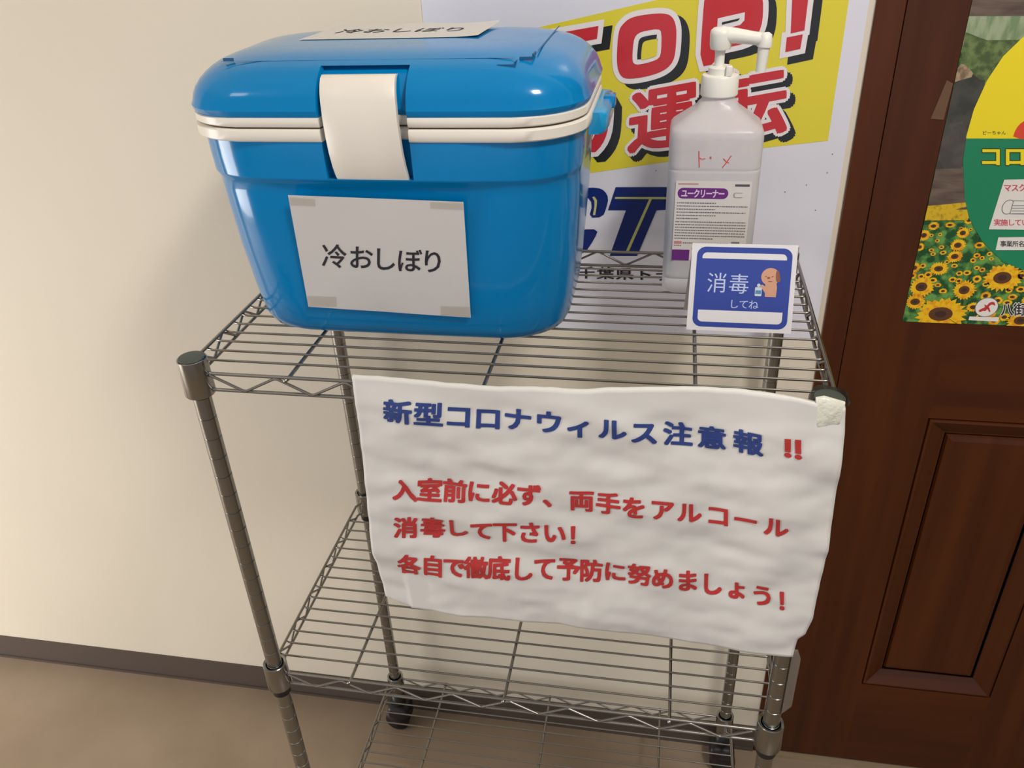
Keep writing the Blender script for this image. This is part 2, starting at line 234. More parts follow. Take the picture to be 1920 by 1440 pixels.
D = json.loads(r'''{"W":{"yellow":[[0.1674,1.2281],[0.4285,1.2789],[0.6265,1.3239],[0.6342,1.2742],[0.6343,1.1226],[0.5646,1.114],[0.3583,1.0816],[0.151,1.0503]],"O_out":[[0.3892,1.2528],[0.3995,1.2617],[0.4222,1.2648],[0.4378,1.2651],[0.4466,1.2616],[0.4515,1.2517],[0.4525,1.2376],[0.4518,1.2166],[0.4452,1.2064],[0.4321,1.1996],[0.4106,1.1949],[0.3942,1.1942],[0.3877,1.2009],[0.385,1.2131],[0.3853,1.2336],[0.3866,1.2462]],"O_in":[[0.4046,1.2392],[0.4089,1.2445],[0.4176,1.247],[0.4316,1.2486],[0.4353,1.2454],[0.4359,1.2244],[0.434,1.2168],[0.4243,1.213],[0.4101,1.21],[0.4043,1.2115],[0.403,1.218],[0.4035,1.23]],"P_out":[[0.4806,1.2069],[0.4979,1.2098],[0.4984,1.2256],[0.512,1.2279],[0.5297,1.2318],[0.5409,1.2382],[0.5452,1.2492],[0.5456,1.262],[0.5441,1.2762],[0.5393,1.2857],[0.5272,1.2907],[0.4808,1.2824],[0.4802,1.2617]],"P_in":[[0.4969,1.2585],[0.5257,1.2643],[0.526,1.256],[0.5218,1.2512],[0.4968,1.2455]],"ex1":[[0.5775,1.2413],[0.5918,1.2443],[0.5915,1.2982],[0.5734,1.2948]],"ex2":[[0.5738,1.2373],[0.5906,1.2403],[0.5899,1.225],[0.574,1.2217]],"T":[[0.2765,1.2404],[0.3633,1.2531],[0.3616,1.2391],[0.3335,1.2347],[0.3257,1.1854],[0.3068,1.1819],[0.3133,1.2313],[0.2741,1.2258]],"ri":[[0.3623,1.1708],[0.3772,1.1743],[0.3771,1.145],[0.3751,1.1301],[0.3695,1.1168],[0.3585,1.1048],[0.3503,1.1148],[0.3595,1.1263],[0.3626,1.1413]],"C1":[[0.3412,1.0613],[0.3648,1.0626],[0.3737,1.0579],[0.3781,1.0488],[0.3759,1.0366],[0.3711,1.0236],[0.3532,1.0222],[0.3579,1.0411],[0.3507,1.0508],[0.334,1.0481],[0.3168,1.0103],[0.3191,1.0002],[0.3387,1.0007],[0.344,1.0064],[0.3658,1.0069],[0.3606,0.9935],[0.3485,0.9738],[0.3287,0.9666],[0.2988,0.967],[0.2917,0.984],[0.3075,1.0353],[0.3222,1.0564]],"T2":[[0.3869,1.0634],[0.4628,1.0644],[0.4552,1.0351],[0.4391,1.0338],[0.4167,0.9713],[0.3809,0.9703],[0.4005,1.0331],[0.3776,1.0329]],"y1":[[0.3865,1.0506],[0.4601,1.0518],[0.4595,1.0489],[0.3861,1.0482]],"y2":[[0.4292,1.0484],[0.4327,1.0485],[0.405,0.9754],[0.4011,0.9753]],"y3":[[0.3573,1.0499],[0.3601,1.0509],[0.3635,1.0461],[0.3631,1.0375],[0.3613,1.0259],[0.3584,1.0263],[0.3603,1.0375],[0.3602,1.0449]],"q_un":[[0.401,1.1822],[0.4805,1.1957],[0.4861,1.1164],[0.3986,1.1016]],"q_ten":[[0.4945,1.1982],[0.5778,1.2117],[0.5875,1.1315],[0.4992,1.1136]],"q_o":[[0.2561,1.1601],[0.3369,1.1709],[0.3347,1.0893],[0.2464,1.0764]],"q_S":[[0.1662,1.2156],[0.2592,1.2286],[0.2514,1.1413],[0.1538,1.1256]],"q_A":[[0.2009,1.062],[0.2912,1.0633],[0.2812,0.9665],[0.1812,0.9635]],"small":[[[0.3377,0.9545],[0.3619,0.9553],[0.3621,0.9368],[0.3376,0.9359]],[[0.3634,0.9544],[0.3875,0.9552],[0.3878,0.9367],[0.3635,0.9359]],[[0.3889,0.9543],[0.4128,0.9551],[0.4134,0.9367],[0.3893,0.9359]],[[0.4142,0.9542],[0.4379,0.955],[0.4387,0.9367],[0.4148,0.9358]],[[0.4393,0.9541],[0.4629,0.9549],[0.4638,0.9367],[0.4402,0.9358]],[[0.4643,0.954],[0.4876,0.9548],[0.4888,0.9366],[0.4653,0.9358]],[[0.489,0.954],[0.5122,0.9547],[0.5135,0.9366],[0.4902,0.9358]],[[0.5136,0.9539],[0.5365,0.9546],[0.5381,0.9366],[0.515,0.9358]],[[0.5379,0.9538],[0.5607,0.9545],[0.5625,0.9366],[0.5395,0.9357]]],"specks":[[0.617,1.0692],[0.5932,1.0602],[0.6318,1.0379],[0.4362,1.085],[0.6417,1.1069],[0.6389,1.0845]]},"Q":{"bands":[["earth",[[0.7275,1.3931],[0.9577,1.3828],[1.0041,1.2499],[0.7552,1.2549]]],["rice",[[0.755,1.2559],[1.0037,1.2509],[1.0136,1.2227],[0.7571,1.2265]]],["hedge",[[0.7547,1.24],[0.7816,1.2315],[1.0109,1.2305],[1.0256,1.1882],[0.761,1.1903]]],["stone",[[0.7562,1.2128],[0.7829,1.1902],[0.7911,1.1901],[0.7919,1.138],[0.7637,1.0825],[0.7566,1.0887]]],["tan",[[0.7588,1.2083],[0.7669,1.206],[0.7781,1.1947],[0.7638,1.1903],[0.7561,1.1876]]],["stone2",[[0.7563,1.1409],[0.7815,1.1469],[0.7939,1.0904],[0.7593,1.09]]],["earth",[[0.7573,1.0912],[0.802,1.0929],[0.8131,1.0432],[0.7588,1.0422]]],["gold",[[0.7579,1.0468],[0.8052,1.0522],[0.816,1.03],[0.7536,1.0287]]]],"yellow":[[0.836,1.2449],[0.8176,1.2357],[0.8015,1.2149],[0.7911,1.1901],[0.7845,1.1586],[0.7832,1.129],[0.7837,1.1266],[1.0403,1.1266],[1.0408,1.129],[1.0395,1.1586],[1.0329,1.1901],[1.0225,1.2149],[1.0064,1.2357],[0.988,1.2449]],"green":[[0.8841,0.9678],[0.8577,0.9781],[0.8276,1.0048],[0.8072,1.0325],[0.7971,1.0573],[0.7857,1.1015],[0.7837,1.1266],[1.0403,1.1266],[1.0383,1.1015],[1.0269,1.0573],[1.0168,1.0325],[0.9964,1.0048],[0.9663,0.9781],[0.9399,0.9678]],"red":[[0.832,1.1261],[0.833,1.138],[0.8373,1.1451],[0.8447,1.1486],[0.8583,1.1381],[0.8668,1.1263]],"koro":[[[0.799,1.1188],[0.8237,1.1189],[0.8295,1.0944],[0.8045,1.0942]],[[0.8243,1.1189],[0.8488,1.119],[0.8548,1.0947],[0.8301,1.0944]],[[0.8488,1.119],[0.873,1.1191],[0.8794,1.0949],[0.8548,1.0947]]],"card":[[0.8348,1.0795],[0.8868,1.0814],[0.8886,1.0197],[0.8321,1.0191]],"mask_t":[[[0.835,1.0748],[0.8436,1.0749],[0.8459,1.0654],[0.8373,1.0653]],[[0.843,1.0749],[0.8515,1.075],[0.8539,1.0655],[0.8453,1.0654]],[[0.851,1.075],[0.8595,1.0751],[0.8618,1.0656],[0.8533,1.0655]]],"jissi":[[[0.8344,1.0321],[0.8425,1.0323],[0.8445,1.0237],[0.8364,1.0235]],[[0.8419,1.0322],[0.8501,1.0324],[0.8521,1.0239],[0.844,1.0237]],[[0.8495,1.0324],[0.8576,1.0326],[0.8597,1.024],[0.8515,1.0238]],[[0.857,1.0326],[0.8651,1.0327],[0.8672,1.0242],[0.8591,1.024]],[[0.8645,1.0327],[0.8726,1.0329],[0.8747,1.0244],[0.8666,1.0242]],[[0.872,1.0329],[0.88,1.033],[0.8822,1.0245],[0.8741,1.0243]]],"strip":[[0.845,1.0093],[0.9053,1.0115],[0.9079,0.9947],[0.8458,0.993]],"jigyo":[[[0.8477,1.0053],[0.8548,1.0055],[0.8567,0.9974],[0.8496,0.9972]],[[0.8545,1.0055],[0.8615,1.0056],[0.8635,0.9975],[0.8564,0.9974]],[[0.8612,1.0056],[0.8682,1.0058],[0.8702,0.9977],[0.8632,0.9975]],[[0.8679,1.0058],[0.8749,1.006],[0.8769,0.9979],[0.8699,0.9977]]],"mask_out":[[0.8413,1.0496],[0.8431,1.0541],[0.8474,1.0555],[0.8512,1.0517],[0.8662,1.0513],[0.8693,1.039],[0.8495,1.0373],[0.8454,1.0399],[0.8421,1.0437]],"mask_lines":[[[0.8501,1.0491],[0.8667,1.0494],[0.8669,1.0487],[0.8503,1.0484]],[[0.8509,1.0459],[0.8675,1.0462],[0.8677,1.0455],[0.851,1.0452]],[[0.8517,1.0426],[0.8683,1.0429],[0.8685,1.0423],[0.8518,1.042]],[[0.8525,1.0394],[0.8691,1.0397],[0.8693,1.039],[0.8526,1.0387]]],"hachi":[[[0.8678,0.9238],[0.8818,0.9244],[0.8862,0.9061],[0.8722,0.9055]],[[0.8818,0.9244],[0.8957,0.925],[0.9002,0.9068],[0.8862,0.9061]],[[0.8957,0.925],[0.9095,0.9255],[0.9141,0.9074],[0.9002,0.9068]]],"logo":[0.8531,0.9169],"logostrip":[[0.8361,0.9035],[0.8711,0.9036],[0.8706,0.8976],[0.836,0.8983]],"cap1":[[[0.7983,1.1356],[0.8033,1.1356],[0.8044,1.1308],[0.7994,1.1308]],[[0.8033,1.1356],[0.8083,1.1356],[0.8095,1.1309],[0.8044,1.1308]],[[0.8083,1.1356],[0.8134,1.1356],[0.8145,1.1309],[0.8095,1.1309]],[[0.8134,1.1356],[0.8184,1.1357],[0.8195,1.1309],[0.8145,1.1309]],[[0.8184,1.1357],[0.8234,1.1357],[0.8245,1.1309],[0.8195,1.1309]]],"fl":[[0.7701,1.0217,0.00688,0.8],[0.7883,1.0234,0.00625,0.6],[0.8048,1.0137,0.0075,1],[0.7615,1.0099,0.0075,1],[0.8027,0.998,0.00937,0.9],[0.8022,0.9834,0.00937,0.9],[0.7596,0.9947,0.00562,1],[0.7873,0.9667,0.01125,0.8],[0.7587,0.9672,0.0075,1],[0.8266,0.9986,0.00625,0.7],[0.7724,0.9417,0.015,1],[0.8627,0.9572,0.0225,0.85],[0.8227,0.9392,0.01375,1],[0.7688,0.9209,0.0125,0.9],[0.803,0.9051,0.03125,0.75],[0.8972,0.9003,0.0175,0.8],[0.8078,1.0299,0.00562,1],[0.7765,1.0346,0.00313,0.8],[0.788,1.0361,0.00313,0.8],[0.7659,1.0337,0.00313,0.8]],"tape":[[0.75,1.1904],[0.7568,1.187],[0.755,1.1475],[0.7417,1.1487]]},"H":{"left":[[0.1662,1.0009],[0.1661,0.9481],[0.1622,0.8653],[0.1589,0.8112],[0.1592,0.75],[0.1621,0.7099]],"bottom":[[0.1621,0.7099],[0.187,0.6984],[0.2455,0.695],[0.3152,0.6985],[0.3683,0.6997],[0.4146,0.6984],[0.4716,0.6948],[0.5273,0.6936],[0.5708,0.6956],[0.6052,0.7002]],"right":[[0.6109,1.0036],[0.6136,0.9803],[0.615,0.9538],[0.6188,0.849],[0.6171,0.7575],[0.613,0.7342],[0.6073,0.7257],[0.6052,0.7002]],"top":[[0.1662,1.0009],[0.2103,1.0001],[0.2566,0.9978],[0.2986,0.9965],[0.3419,0.9988],[0.3809,0.9985],[0.4144,1.0024],[0.4772,1.0076],[0.5293,1.0089],[0.5647,1.0101],[0.5916,1.005],[0.6109,1.0036]],"blue":[["新",[[0.1956,0.9809],[0.225,0.9798],[0.2222,0.9529],[0.1922,0.9538]]],["型",[[0.2261,0.9799],[0.2552,0.9789],[0.2528,0.9522],[0.2232,0.953]]],["コ",[[0.2549,0.979],[0.2837,0.978],[0.2819,0.9513],[0.2526,0.9522]]],["ロ",[[0.2831,0.9777],[0.3116,0.9767],[0.3103,0.9502],[0.2813,0.951]]],["ナ",[[0.3117,0.9788],[0.3398,0.9778],[0.339,0.9515],[0.3104,0.9524]]],["ウ",[[0.3413,0.9782],[0.369,0.9773],[0.3688,0.9511],[0.3405,0.952]]],["ィ",[[0.37,0.9765],[0.3975,0.9755],[0.3977,0.9495],[0.3697,0.9503]]],["ル",[[0.4001,0.9755],[0.4273,0.9745],[0.428,0.9486],[0.4004,0.9494]]],["ス",[[0.4292,0.9738],[0.456,0.9729],[0.4572,0.9471],[0.43,0.9479]]],["注",[[0.4596,0.9729],[0.486,0.972],[0.4878,0.9464],[0.4608,0.9472]]],["意",[[0.4898,0.9717],[0.516,0.9708],[0.5182,0.9453],[0.4916,0.9461]]],["報",[[0.5212,0.9718],[0.547,0.9709],[0.5497,0.9456],[0.5235,0.9464]]]],"red":[["‼",[[0.5594,0.9714],[0.5847,0.9715],[0.588,0.9464],[0.5624,0.9462]]],["入",[[0.193,0.8853],[0.2199,0.8852],[0.2169,0.8569],[0.1896,0.8568]]],["室",[[0.2192,0.887],[0.2458,0.8869],[0.2433,0.8588],[0.2163,0.8588]]],["前",[[0.2454,0.8884],[0.2716,0.8883],[0.2696,0.8604],[0.2429,0.8604]]],["に",[[0.2704,0.8901],[0.2963,0.89],[0.2947,0.8623],[0.2683,0.8623]]],["必",[[0.2966,0.8906],[0.3223,0.8905],[0.3212,0.8629],[0.295,0.8629]]],["ず",[[0.3215,0.8916],[0.3469,0.8915],[0.3462,0.8641],[0.3204,0.8641]]],["、",[[0.3471,0.8907],[0.3722,0.8906],[0.372,0.8634],[0.3465,0.8634]]],["両",[[0.3733,0.889],[0.3981,0.8889],[0.3984,0.8617],[0.3731,0.8617]]],["手",[[0.3992,0.8882],[0.4238,0.8881],[0.4244,0.8611],[0.3994,0.8611]]],["を",[[0.4241,0.8864],[0.4485,0.8863],[0.4495,0.8594],[0.4247,0.8593]]],["ア",[[0.451,0.8868],[0.4751,0.8867],[0.4766,0.8599],[0.4521,0.8599]]],["ル",[[0.4766,0.8861],[0.5004,0.886],[0.5024,0.8594],[0.4781,0.8593]]],["コ",[[0.5034,0.8855],[0.527,0.8855],[0.5294,0.859],[0.5054,0.8589]]],["ー",[[0.5285,0.8849],[0.5519,0.8848],[0.5546,0.8584],[0.5309,0.8584]]],["ル",[[0.5559,0.8835],[0.579,0.8834],[0.5822,0.8572],[0.5587,0.8571]]],["消",[[0.1876,0.8336],[0.2149,0.8352],[0.2118,0.805],[0.184,0.8032]]],["毒",[[0.2168,0.8367],[0.2437,0.8382],[0.2412,0.8084],[0.2137,0.8066]]],["し",[[0.2436,0.8395],[0.2701,0.841],[0.2681,0.8114],[0.241,0.8097]]],["て",[[0.2704,0.8406],[0.2966,0.8421],[0.295,0.8127],[0.2683,0.811]]],["下",[[0.2947,0.8414],[0.3206,0.8429],[0.3195,0.8137],[0.293,0.812]]],["さ",[[0.3204,0.8435],[0.346,0.8449],[0.3453,0.8159],[0.3192,0.8143]]],["い",[[0.3457,0.8451],[0.3711,0.8466],[0.3708,0.8178],[0.345,0.8162]]],["！",[[0.3711,0.8454],[0.3961,0.8469],[0.3963,0.8182],[0.3708,0.8166]]],["各",[[0.1859,0.7821],[0.2128,0.7829],[0.2095,0.7508],[0.1821,0.7498]]],["自",[[0.213,0.7853],[0.2395,0.7861],[0.2368,0.7543],[0.2097,0.7533]]],["で",[[0.2374,0.7882],[0.2636,0.789],[0.2613,0.7575],[0.2346,0.7565]]],["徹",[[0.2616,0.79],[0.2876,0.7908],[0.2857,0.7594],[0.2593,0.7585]]],["底",[[0.2862,0.7922],[0.3118,0.7929],[0.3105,0.7618],[0.2844,0.7609]]],["し",[[0.3113,0.7941],[0.3367,0.7948],[0.3358,0.7639],[0.31,0.763]]],["て",[[0.335,0.7962],[0.3601,0.7969],[0.3596,0.7663],[0.3341,0.7654]]],["予",[[0.3596,0.7973],[0.3844,0.798],[0.3843,0.7675],[0.3591,0.7667]]],["防",[[0.383,0.7976],[0.4076,0.7983],[0.4079,0.768],[0.3829,0.7671]]],["に",[[0.4075,0.7995],[0.4318,0.8001],[0.4326,0.7701],[0.4079,0.7692]]],["努",[[0.4323,0.8007],[0.4563,0.8013],[0.4576,0.7715],[0.4332,0.7706]]],["め",[[0.4559,0.7999],[0.4796,0.8006],[0.4813,0.7708],[0.4571,0.77]]],["ま",[[0.4805,0.7987],[0.5041,0.7993],[0.5062,0.7697],[0.4822,0.7688]]],["し",[[0.5043,0.797],[0.5276,0.7976],[0.5301,0.7681],[0.5064,0.7672]]],["ょ",[[0.529,0.7965],[0.5521,0.7972],[0.555,0.7677],[0.5315,0.7669]]],["う",[[0.5538,0.7925],[0.5767,0.7932],[0.5801,0.7637],[0.5568,0.7629]]],["！",[[0.5783,0.7903],[0.601,0.791],[0.6048,0.7616],[0.5817,0.7607]]]],"tape":[[0.5861,1.0105],[0.5927,1.0125],[0.6103,1.0078],[0.6104,0.9954],[0.6116,0.9823],[0.5992,0.9825],[0.5874,0.9783],[0.5866,0.9937]]},"F":{"quad":[[0.0993,1.1539],[0.2693,1.1498],[0.2643,1.0248],[0.0917,1.0297]],"text":[["冷",[[0.122,1.1044],[0.1488,1.1037],[0.1434,1.0759],[0.116,1.0764]]],["お",[[0.1491,1.1036],[0.1757,1.1029],[0.1709,1.0752],[0.1438,1.0757]]],["し",[[0.1728,1.1027],[0.1991,1.102],[0.1949,1.0744],[0.168,1.0749]]],["ぼ",[[0.198,1.1017],[0.224,1.1011],[0.2203,1.0736],[0.1937,1.0741]]],["り",[[0.2213,1.1014],[0.2471,1.1008],[0.2439,1.0734],[0.2176,1.0739]]]],"tapes":[[[0.0994,1.1522],[0.1258,1.1504],[0.1248,1.143],[0.099,1.1437]],[[0.2377,1.1496],[0.2692,1.149],[0.2688,1.1419],[0.2373,1.1429]],[[0.0931,1.043],[0.1251,1.043],[0.1233,1.0309],[0.0923,1.0302]],[[0.2343,1.0372],[0.2647,1.0375],[0.2641,1.0254],[0.2335,1.0259]]]},"T":{"quad":[[0.0879,0.1839],[0.0942,0.2799],[0.2707,0.271],[0.2666,0.1807]],"line1":[[0.0565,0.1027],[0.1162,0.1034],[0.2177,0.1006],[0.3345,0.0858]],"rline":[[0.3358,0.1401],[0.3397,0.265]]}}''')
ZT = 1.0084; SW = .60; SD = .348; WY = .387

# ---------------------------------------------------------------- setting
def struct(o): o['kind'] = 'structure'; return o
struct(MB().box((-3.2, -3.6, -.05), (3.2, WY+.25, 0)).obj('floor', FLOOR))
struct(MB().box((-3.2, -3.6, 2.42), (3.2, WY+.25, 2.5)).obj('ceiling', CEIL))
struct(MB().box((-3.2, WY, 0), (.664, WY+.15, 2.42)).box((.664, WY, 2.06), (1.52, WY+.15, 2.42)).box((1.52, WY, 0), (3.2, WY+.15, 2.42)).obj('wall_back', WALL))
GREYW = mat('side_wall_paint', (200, 198, 194), .7)
struct(MB().box((-3.3, -3.6, 0), (-3.2, WY+.25, 2.42)).obj('wall_left', GREYW))
struct(MB().box((3.2, -3.6, 0), (3.3, WY+.25, 2.42)).obj('wall_right', GREYW))
struct(MB().box((-3.2, WY-.003, 0), (.662, WY, .064)).box((-3.2, WY-.006, 0), (.662, WY-.003, .006)).obj('baseboard_back', BASE))
# door casing
casing = MB()
casing.box((.663, WY-.004, 0), (.6935, WY+.12, 2.06), .0012).box((.663, WY-.004, 2.03), (1.52, WY+.12, 2.06), .0012).box((1.4575, WY-.004, 0), (1.52, WY+.12, 2.06), .0012)
struct(casing.obj('trim_1', WOODV))
struct(MB().box((.6935, WY-.012, 0), (1.4575, WY+.13, .006)).obj('trim_2', mat('threshold', (150, 134, 108), .4)))
# the door: slab made of stiles and rails, recessed moulded panels
DX0, DX1, DZ0, DZ1 = .6944, 1.4555, .010, 2.028
FY = WY-.0035; BY = WY+.036
door = struct(empty('door_1', (DX0, WY, DZ0)))
PW = [(.819, 1.021), (1.130, 1.332)]; PZ = [(.209, .7475), (.912, 1.86)]
xs = [DX0, PW[0][0], PW[0][1], PW[1][0], PW[1][1], DX1]
for a, b in ((xs[0], xs[1]), (xs[2], xs[3]), (xs[4], xs[5])):
    MB().box((a, FY, DZ0), (b, BY, DZ1)).obj('stile', WOODV, door)
for a, b in ((DZ0, PZ[0][0]), (PZ[0][1], PZ[1][0]), (PZ[1][1], DZ1)):
    for c, d in PW: MB().box((c, FY, a), (d, BY, b)).obj('rail', WOODH, door)
for (x0, x1) in PW:
    for (z0, z1) in PZ:
        w_ = .031
        def ringy(ins, y): return [(x0+ins, y, z0+ins), (x1-ins, y, z0+ins), (x1-ins, y, z1-ins), (x0+ins, y, z1-ins)]
        prof = [(0, FY+.004), (.0015, FY+.004), (.003, FY-.0005), (.006, FY-.001), (.009, FY+.001), (w_-.003, FY+.0125), (w_-.001, FY+.0125)]
        for k in range(4):
            mb = MB(); rr = [[ringy(i, y)[k], ringy(i, y)[(k+1) % 4]] for i, y in prof]
            vs = [p for r in rr for p in r]; fs = [(2*i, 2*i+1, 2*i+3, 2*i+2) for i in range(len(rr)-1)]
            mb.add(vs, fs); mb.obj('moulding', WOODH if k % 2 == 0 else WOODV, door)
        a = w_-.001
        mb = MB(); rr = [ringy(a, FY+.0155), ringy(a+.0025, FY+.0155), ringy(a+.005, FY+.011), ringy(a+.012, FY+.0095)]
        mb.loft(rr, cap=True); mb.obj('panel', WOODV, door)
        MB().box((x0, FY+.02, z0), (x1, BY-.004, z1)).obj('panel_back', GROOVE, door)
MB().lathe([(.0, 0), (.011, 0), (.011, .004), (.008, .01), (.0, .01)], (1.405, 0, 0)).v
h = MB(); h.tube([(1.405, FY, .98), (1.405, FY-.04, .98), (1.395, FY-.05, .98), (1.30, FY-.052, .98)], .009, 12); h.obj('handle', STEEL, door, True)

# ---------------------------------------------------------------- wall poster board
PBY = WY-.0015
brd = MB().box((.1545, PBY, .8585), (.6555, WY-.0001, 1.60))
board = brd.obj('safety_poster', PANEL)
tag(board, 'white road safety poster board with STOP! lettering on wall behind cooler', 'poster')
Wd = D['W']
def bs(layer): return lambda a, b: (a, PBY-.00025*(layer+1), b)
def stacked(name, shapes, layer, m, parent):
    for k, sh in enumerate(shapes): flat(name, [sh], bs(layer+.03*k), m, parent)
yel = [(min(max(x, .156), .654), min(z, 1.59)) for x, z in Wd['yellow']]
flat('yellow_band', [fill([yel])], bs(0), YEL, board)
WH = .0058; SH = (.0095, -.0065)
def grow(polys, o, s=1): return fill(polys, o, s)
def shifted(sh, d): return ([(x+d[0], y+d[1]) for x, y in sh[0]],)+tuple(sh[1:])
letters = [([Wd['O_out']], 2), ([Wd['P_out']], 1), ([Wd['ex1']], 0), ([Wd['ex2']], 0), ([Wd['T']], 0), ([Wd['ri']], 1)]
wh = []; rd = []; bk = []
for polys, s in letters:
    rd.append(fill(polys, 0, s)); g = fill([chaikin(polys[0], s) if s else polys[0]], WH if True else 0, 0)
    wh.append(g); bk.append(shifted(g, SH))
rd_h = []; 
for ch, q in (('運', Wd['q_un']), ('転', Wd['q_ten']), ('お', Wd['q_o']), ('S', Wd['q_S'])):
    hf = (ch == 'S')
    rd.append(inquad(ch, q, .030, hf)); g = inquad(ch, q, .075, hf); wh.append(g); bk.append(inquad(ch, q, .075, hf, SH[0]*.7, SH[1]))
stacked('letter_shadow', bk, 1, SBLK, board)
stacked('letter_outline', wh, 2, SWHT, board)
stacked('letter_face', rd, 3, SRED, board)
# counters of O and P: white rim, shadow, yellow
flat('counter_rim', [fill([Wd['O_in']], 0, 1), fill([Wd['P_in']], 0, 0)], bs(4), SWHT, board)
o_sh = fill([Wd['O_in']], -.0055, 1); p_sh = fill([Wd['P_in']], -.0050, 0)
flat('counter_shadow', [o_sh, p_sh], bs(5), SBLK, board)
def clip_in(sh, d, k):
    cx = sum(x for x, y in sh[0])/len(sh[0]); cy = sum(y for x, y in sh[0])/len(sh[0])
    return [(cx+(x-cx)*k+d[0], cy+(y-cy)*k+d[1]) for x, y in sh[0]], sh[1]
flat('counter_fill', [clip_in(o_sh, (.0030, -.0024), .84)], bs(6), YEL, board)
flat('word_navy', [fill([Wd['C1']], 0, 1), fill([Wd['T2']])] + [inquad('A', Wd['q_A'], .05, .70)], bs(1), NAVY, board)
flat('word_line', [fill([Wd['y1']]), fill([Wd['y2']]), fill([Wd['y3']])], bs(2), SLINE, board)
flat('small_caption', [inquad(c, q, .02) for c, q in zip('千葉県トラック協会', Wd['small'])], bs(1), INK, board)
flat('specks', [([(x-.0008, z), (x, z-.0008), (x+.0008, z), (x, z+.0008)], [(0, 1, 2, 3)]) for x, z in Wd['specks']], bs(1), SEAM, board, True)

# ---------------------------------------------------------------- door poster
Q = D['Q']; DY = FY
def warp(a, b):  # the left edge lifts a little off the door
    e = max(0, 1-(a-.757)/.026); k = math.exp(-((b-1.03)/.05)**2)
    return DY-.0009-.0012*e*e*k
px0, px1, pz0, pz1 = .7583, 1.0570, .8925, 1.3130
nx, nz = 24, 40
vs = []; 
for j in range(nz+1):
    for i in range(nx+1):
        a = px0+(px1-px0)*i/nx; b = pz0+(pz1-pz0)*j/nz
        vs.append((a, warp(a, b), b))
fs = [(j*(nx+1)+i, j*(nx+1)+i+1, (j+1)*(nx+1)+i+1, (j+1)*(nx+1)+i) for j in range(nz) for i in range(nx)]
FIELD = mat('print_leaves', (26, 78, 40), .45, var=(95, 7, (104, 158, 78), .42, .62))
dposter = link('flower_poster', mesh('flower_poster', vs, fs), FIELD)
tag(dposter, 'sunflower field poster with green and yellow notice taped on brown door', 'poster')
dposter.modifiers.new('s', 'SOLIDIFY').thickness = .0003
def ds(layer): return lambda a, b: (min(max(a, px0), px1), warp(min(max(a, px0), px1), b)-.00025-.0001*layer, min(max(b, pz0), pz1))
bm_ = dict(earth=mat('print_earth', (112, 96, 84), .45, var=(60, 5, (84, 70, 62), .4, .65, (.4, 1, 2))),
  rice=mat('print_rice', (120, 142, 102), .45, var=(70, 4, (158, 170, 138), .4, .6, (2, 1, .5))),
  hedge=mat('print_hedge', (74, 92, 52), .45, var=(110, 5, (112, 132, 78), .42, .62)),
  stone=mat('print_stone', (58, 60, 54), .45, var=(60, 4, (74, 74, 66), .4, .6)),
  stone2=mat('print_stone_grey', (86, 82, 76), .45, var=(50, 4, (74, 70, 66), .4, .6)),
  tan=mat('print_tan', (176, 152, 120), .45, var=(120, 4, (120, 100, 78), .4, .6)),
  gold=mat('print_gold', (214, 178, 34), .45, var=(160, 4, (150, 130, 30), .5, .68)))
for k, (mn, p) in enumerate(Q['bands']):
    cs = 0 if mn not in ('tan', 'stone', 'stone2') else 1
    flat('photo_area', [fill([p], 0, cs)], ds(k*.3), bm_[mn], dposter)
PET = mat('print_petals', (240, 192, 28), .45, var=(200, 3, (226, 150, 20), .45, .65)); CEN = mat('print_seed', (92, 58, 34), .45); CEN2 = mat('print_seed_dark', (64, 44, 32), .45)
pt = []; ce = []; c3 = []
rf = random.Random(5); extra = []
for _ in range(700):
    x, z = rf.uniform(px0, px1), rf.uniform(pz0+.004, 1.024); r = .0022+.011*max(0, (1.02-z)/.13)**1.3*rf.uniform(.6, 1.1)
    if x < .88 and z < .985: r *= .8
    if all(math.hypot(x-q[0], z-q[1]) > (r+q[2])*.72 for q in Q['fl']+extra): extra.append([x, z, r, rf.uniform(.7, 1)])
    if len(extra) > 150: break
for x, z, r, e in extra+Q['fl']:
    n = 22; ring = []
    for i in range(2*n):
        a = math.pi*i/n; rr = r*(1 if i % 2 == 0 else .80)*(1+random.uniform(-.08, .08)); ring.append((x+rr*math.cos(a), z+rr*e*math.sin(a)))
    pt.append(([(x, z)]+ring, [(0, i+1, (i+1) % (2*n)+1) for i in range(2*n)]))
    for lst, k in ((ce, .46), (c3, .22)):
        rg = [(x+r*k*math.cos(a*math.pi/8)-r*.04, z+r*k*e*.9*math.sin(a*math.pi/8)) for a in range(16)]; lst.append((rg, [tuple(range(16))]))
flat('sunflower_petals', pt, ds(3.2), PET, dposter)
flat('sunflower_centres', ce, ds(3.8), CEN, dposter)
flat('sunflower_hearts', c3, ds(4.2), CEN2, dposter)
PY_ = mat('print_bright_yellow', (242, 222, 36), .4); PG = mat('print_green', (30, 132, 92), .4); PR2 = mat('print_orange_red', (222, 74, 48), .4)
PINK = mat('print_pink', (206, 78, 96), .4); PW_ = mat('print_white', (230, 226, 218), .4); PGREY = mat('print_grey', (96, 104, 110), .4)
flat('yellow_area', [fill([Q['yellow']])], ds(5), PY_, dposter)
flat('green_area', [fill([Q['green']])], ds(5), PG, dposter)
flat('red_shape', [fill([Q['red']], 0, 1)], ds(6), PR2, dposter)
flat('title_outline', [inquad(c, q, .075) for c, q in zip('コロナ', Q['koro'])], ds(7), mat('print_olive', (60, 70, 30), .4), dposter)
flat('title_lettering', [inquad(c, q, .035) for c, q in zip('コロナ', Q['koro'])], ds(8), PY_, dposter)
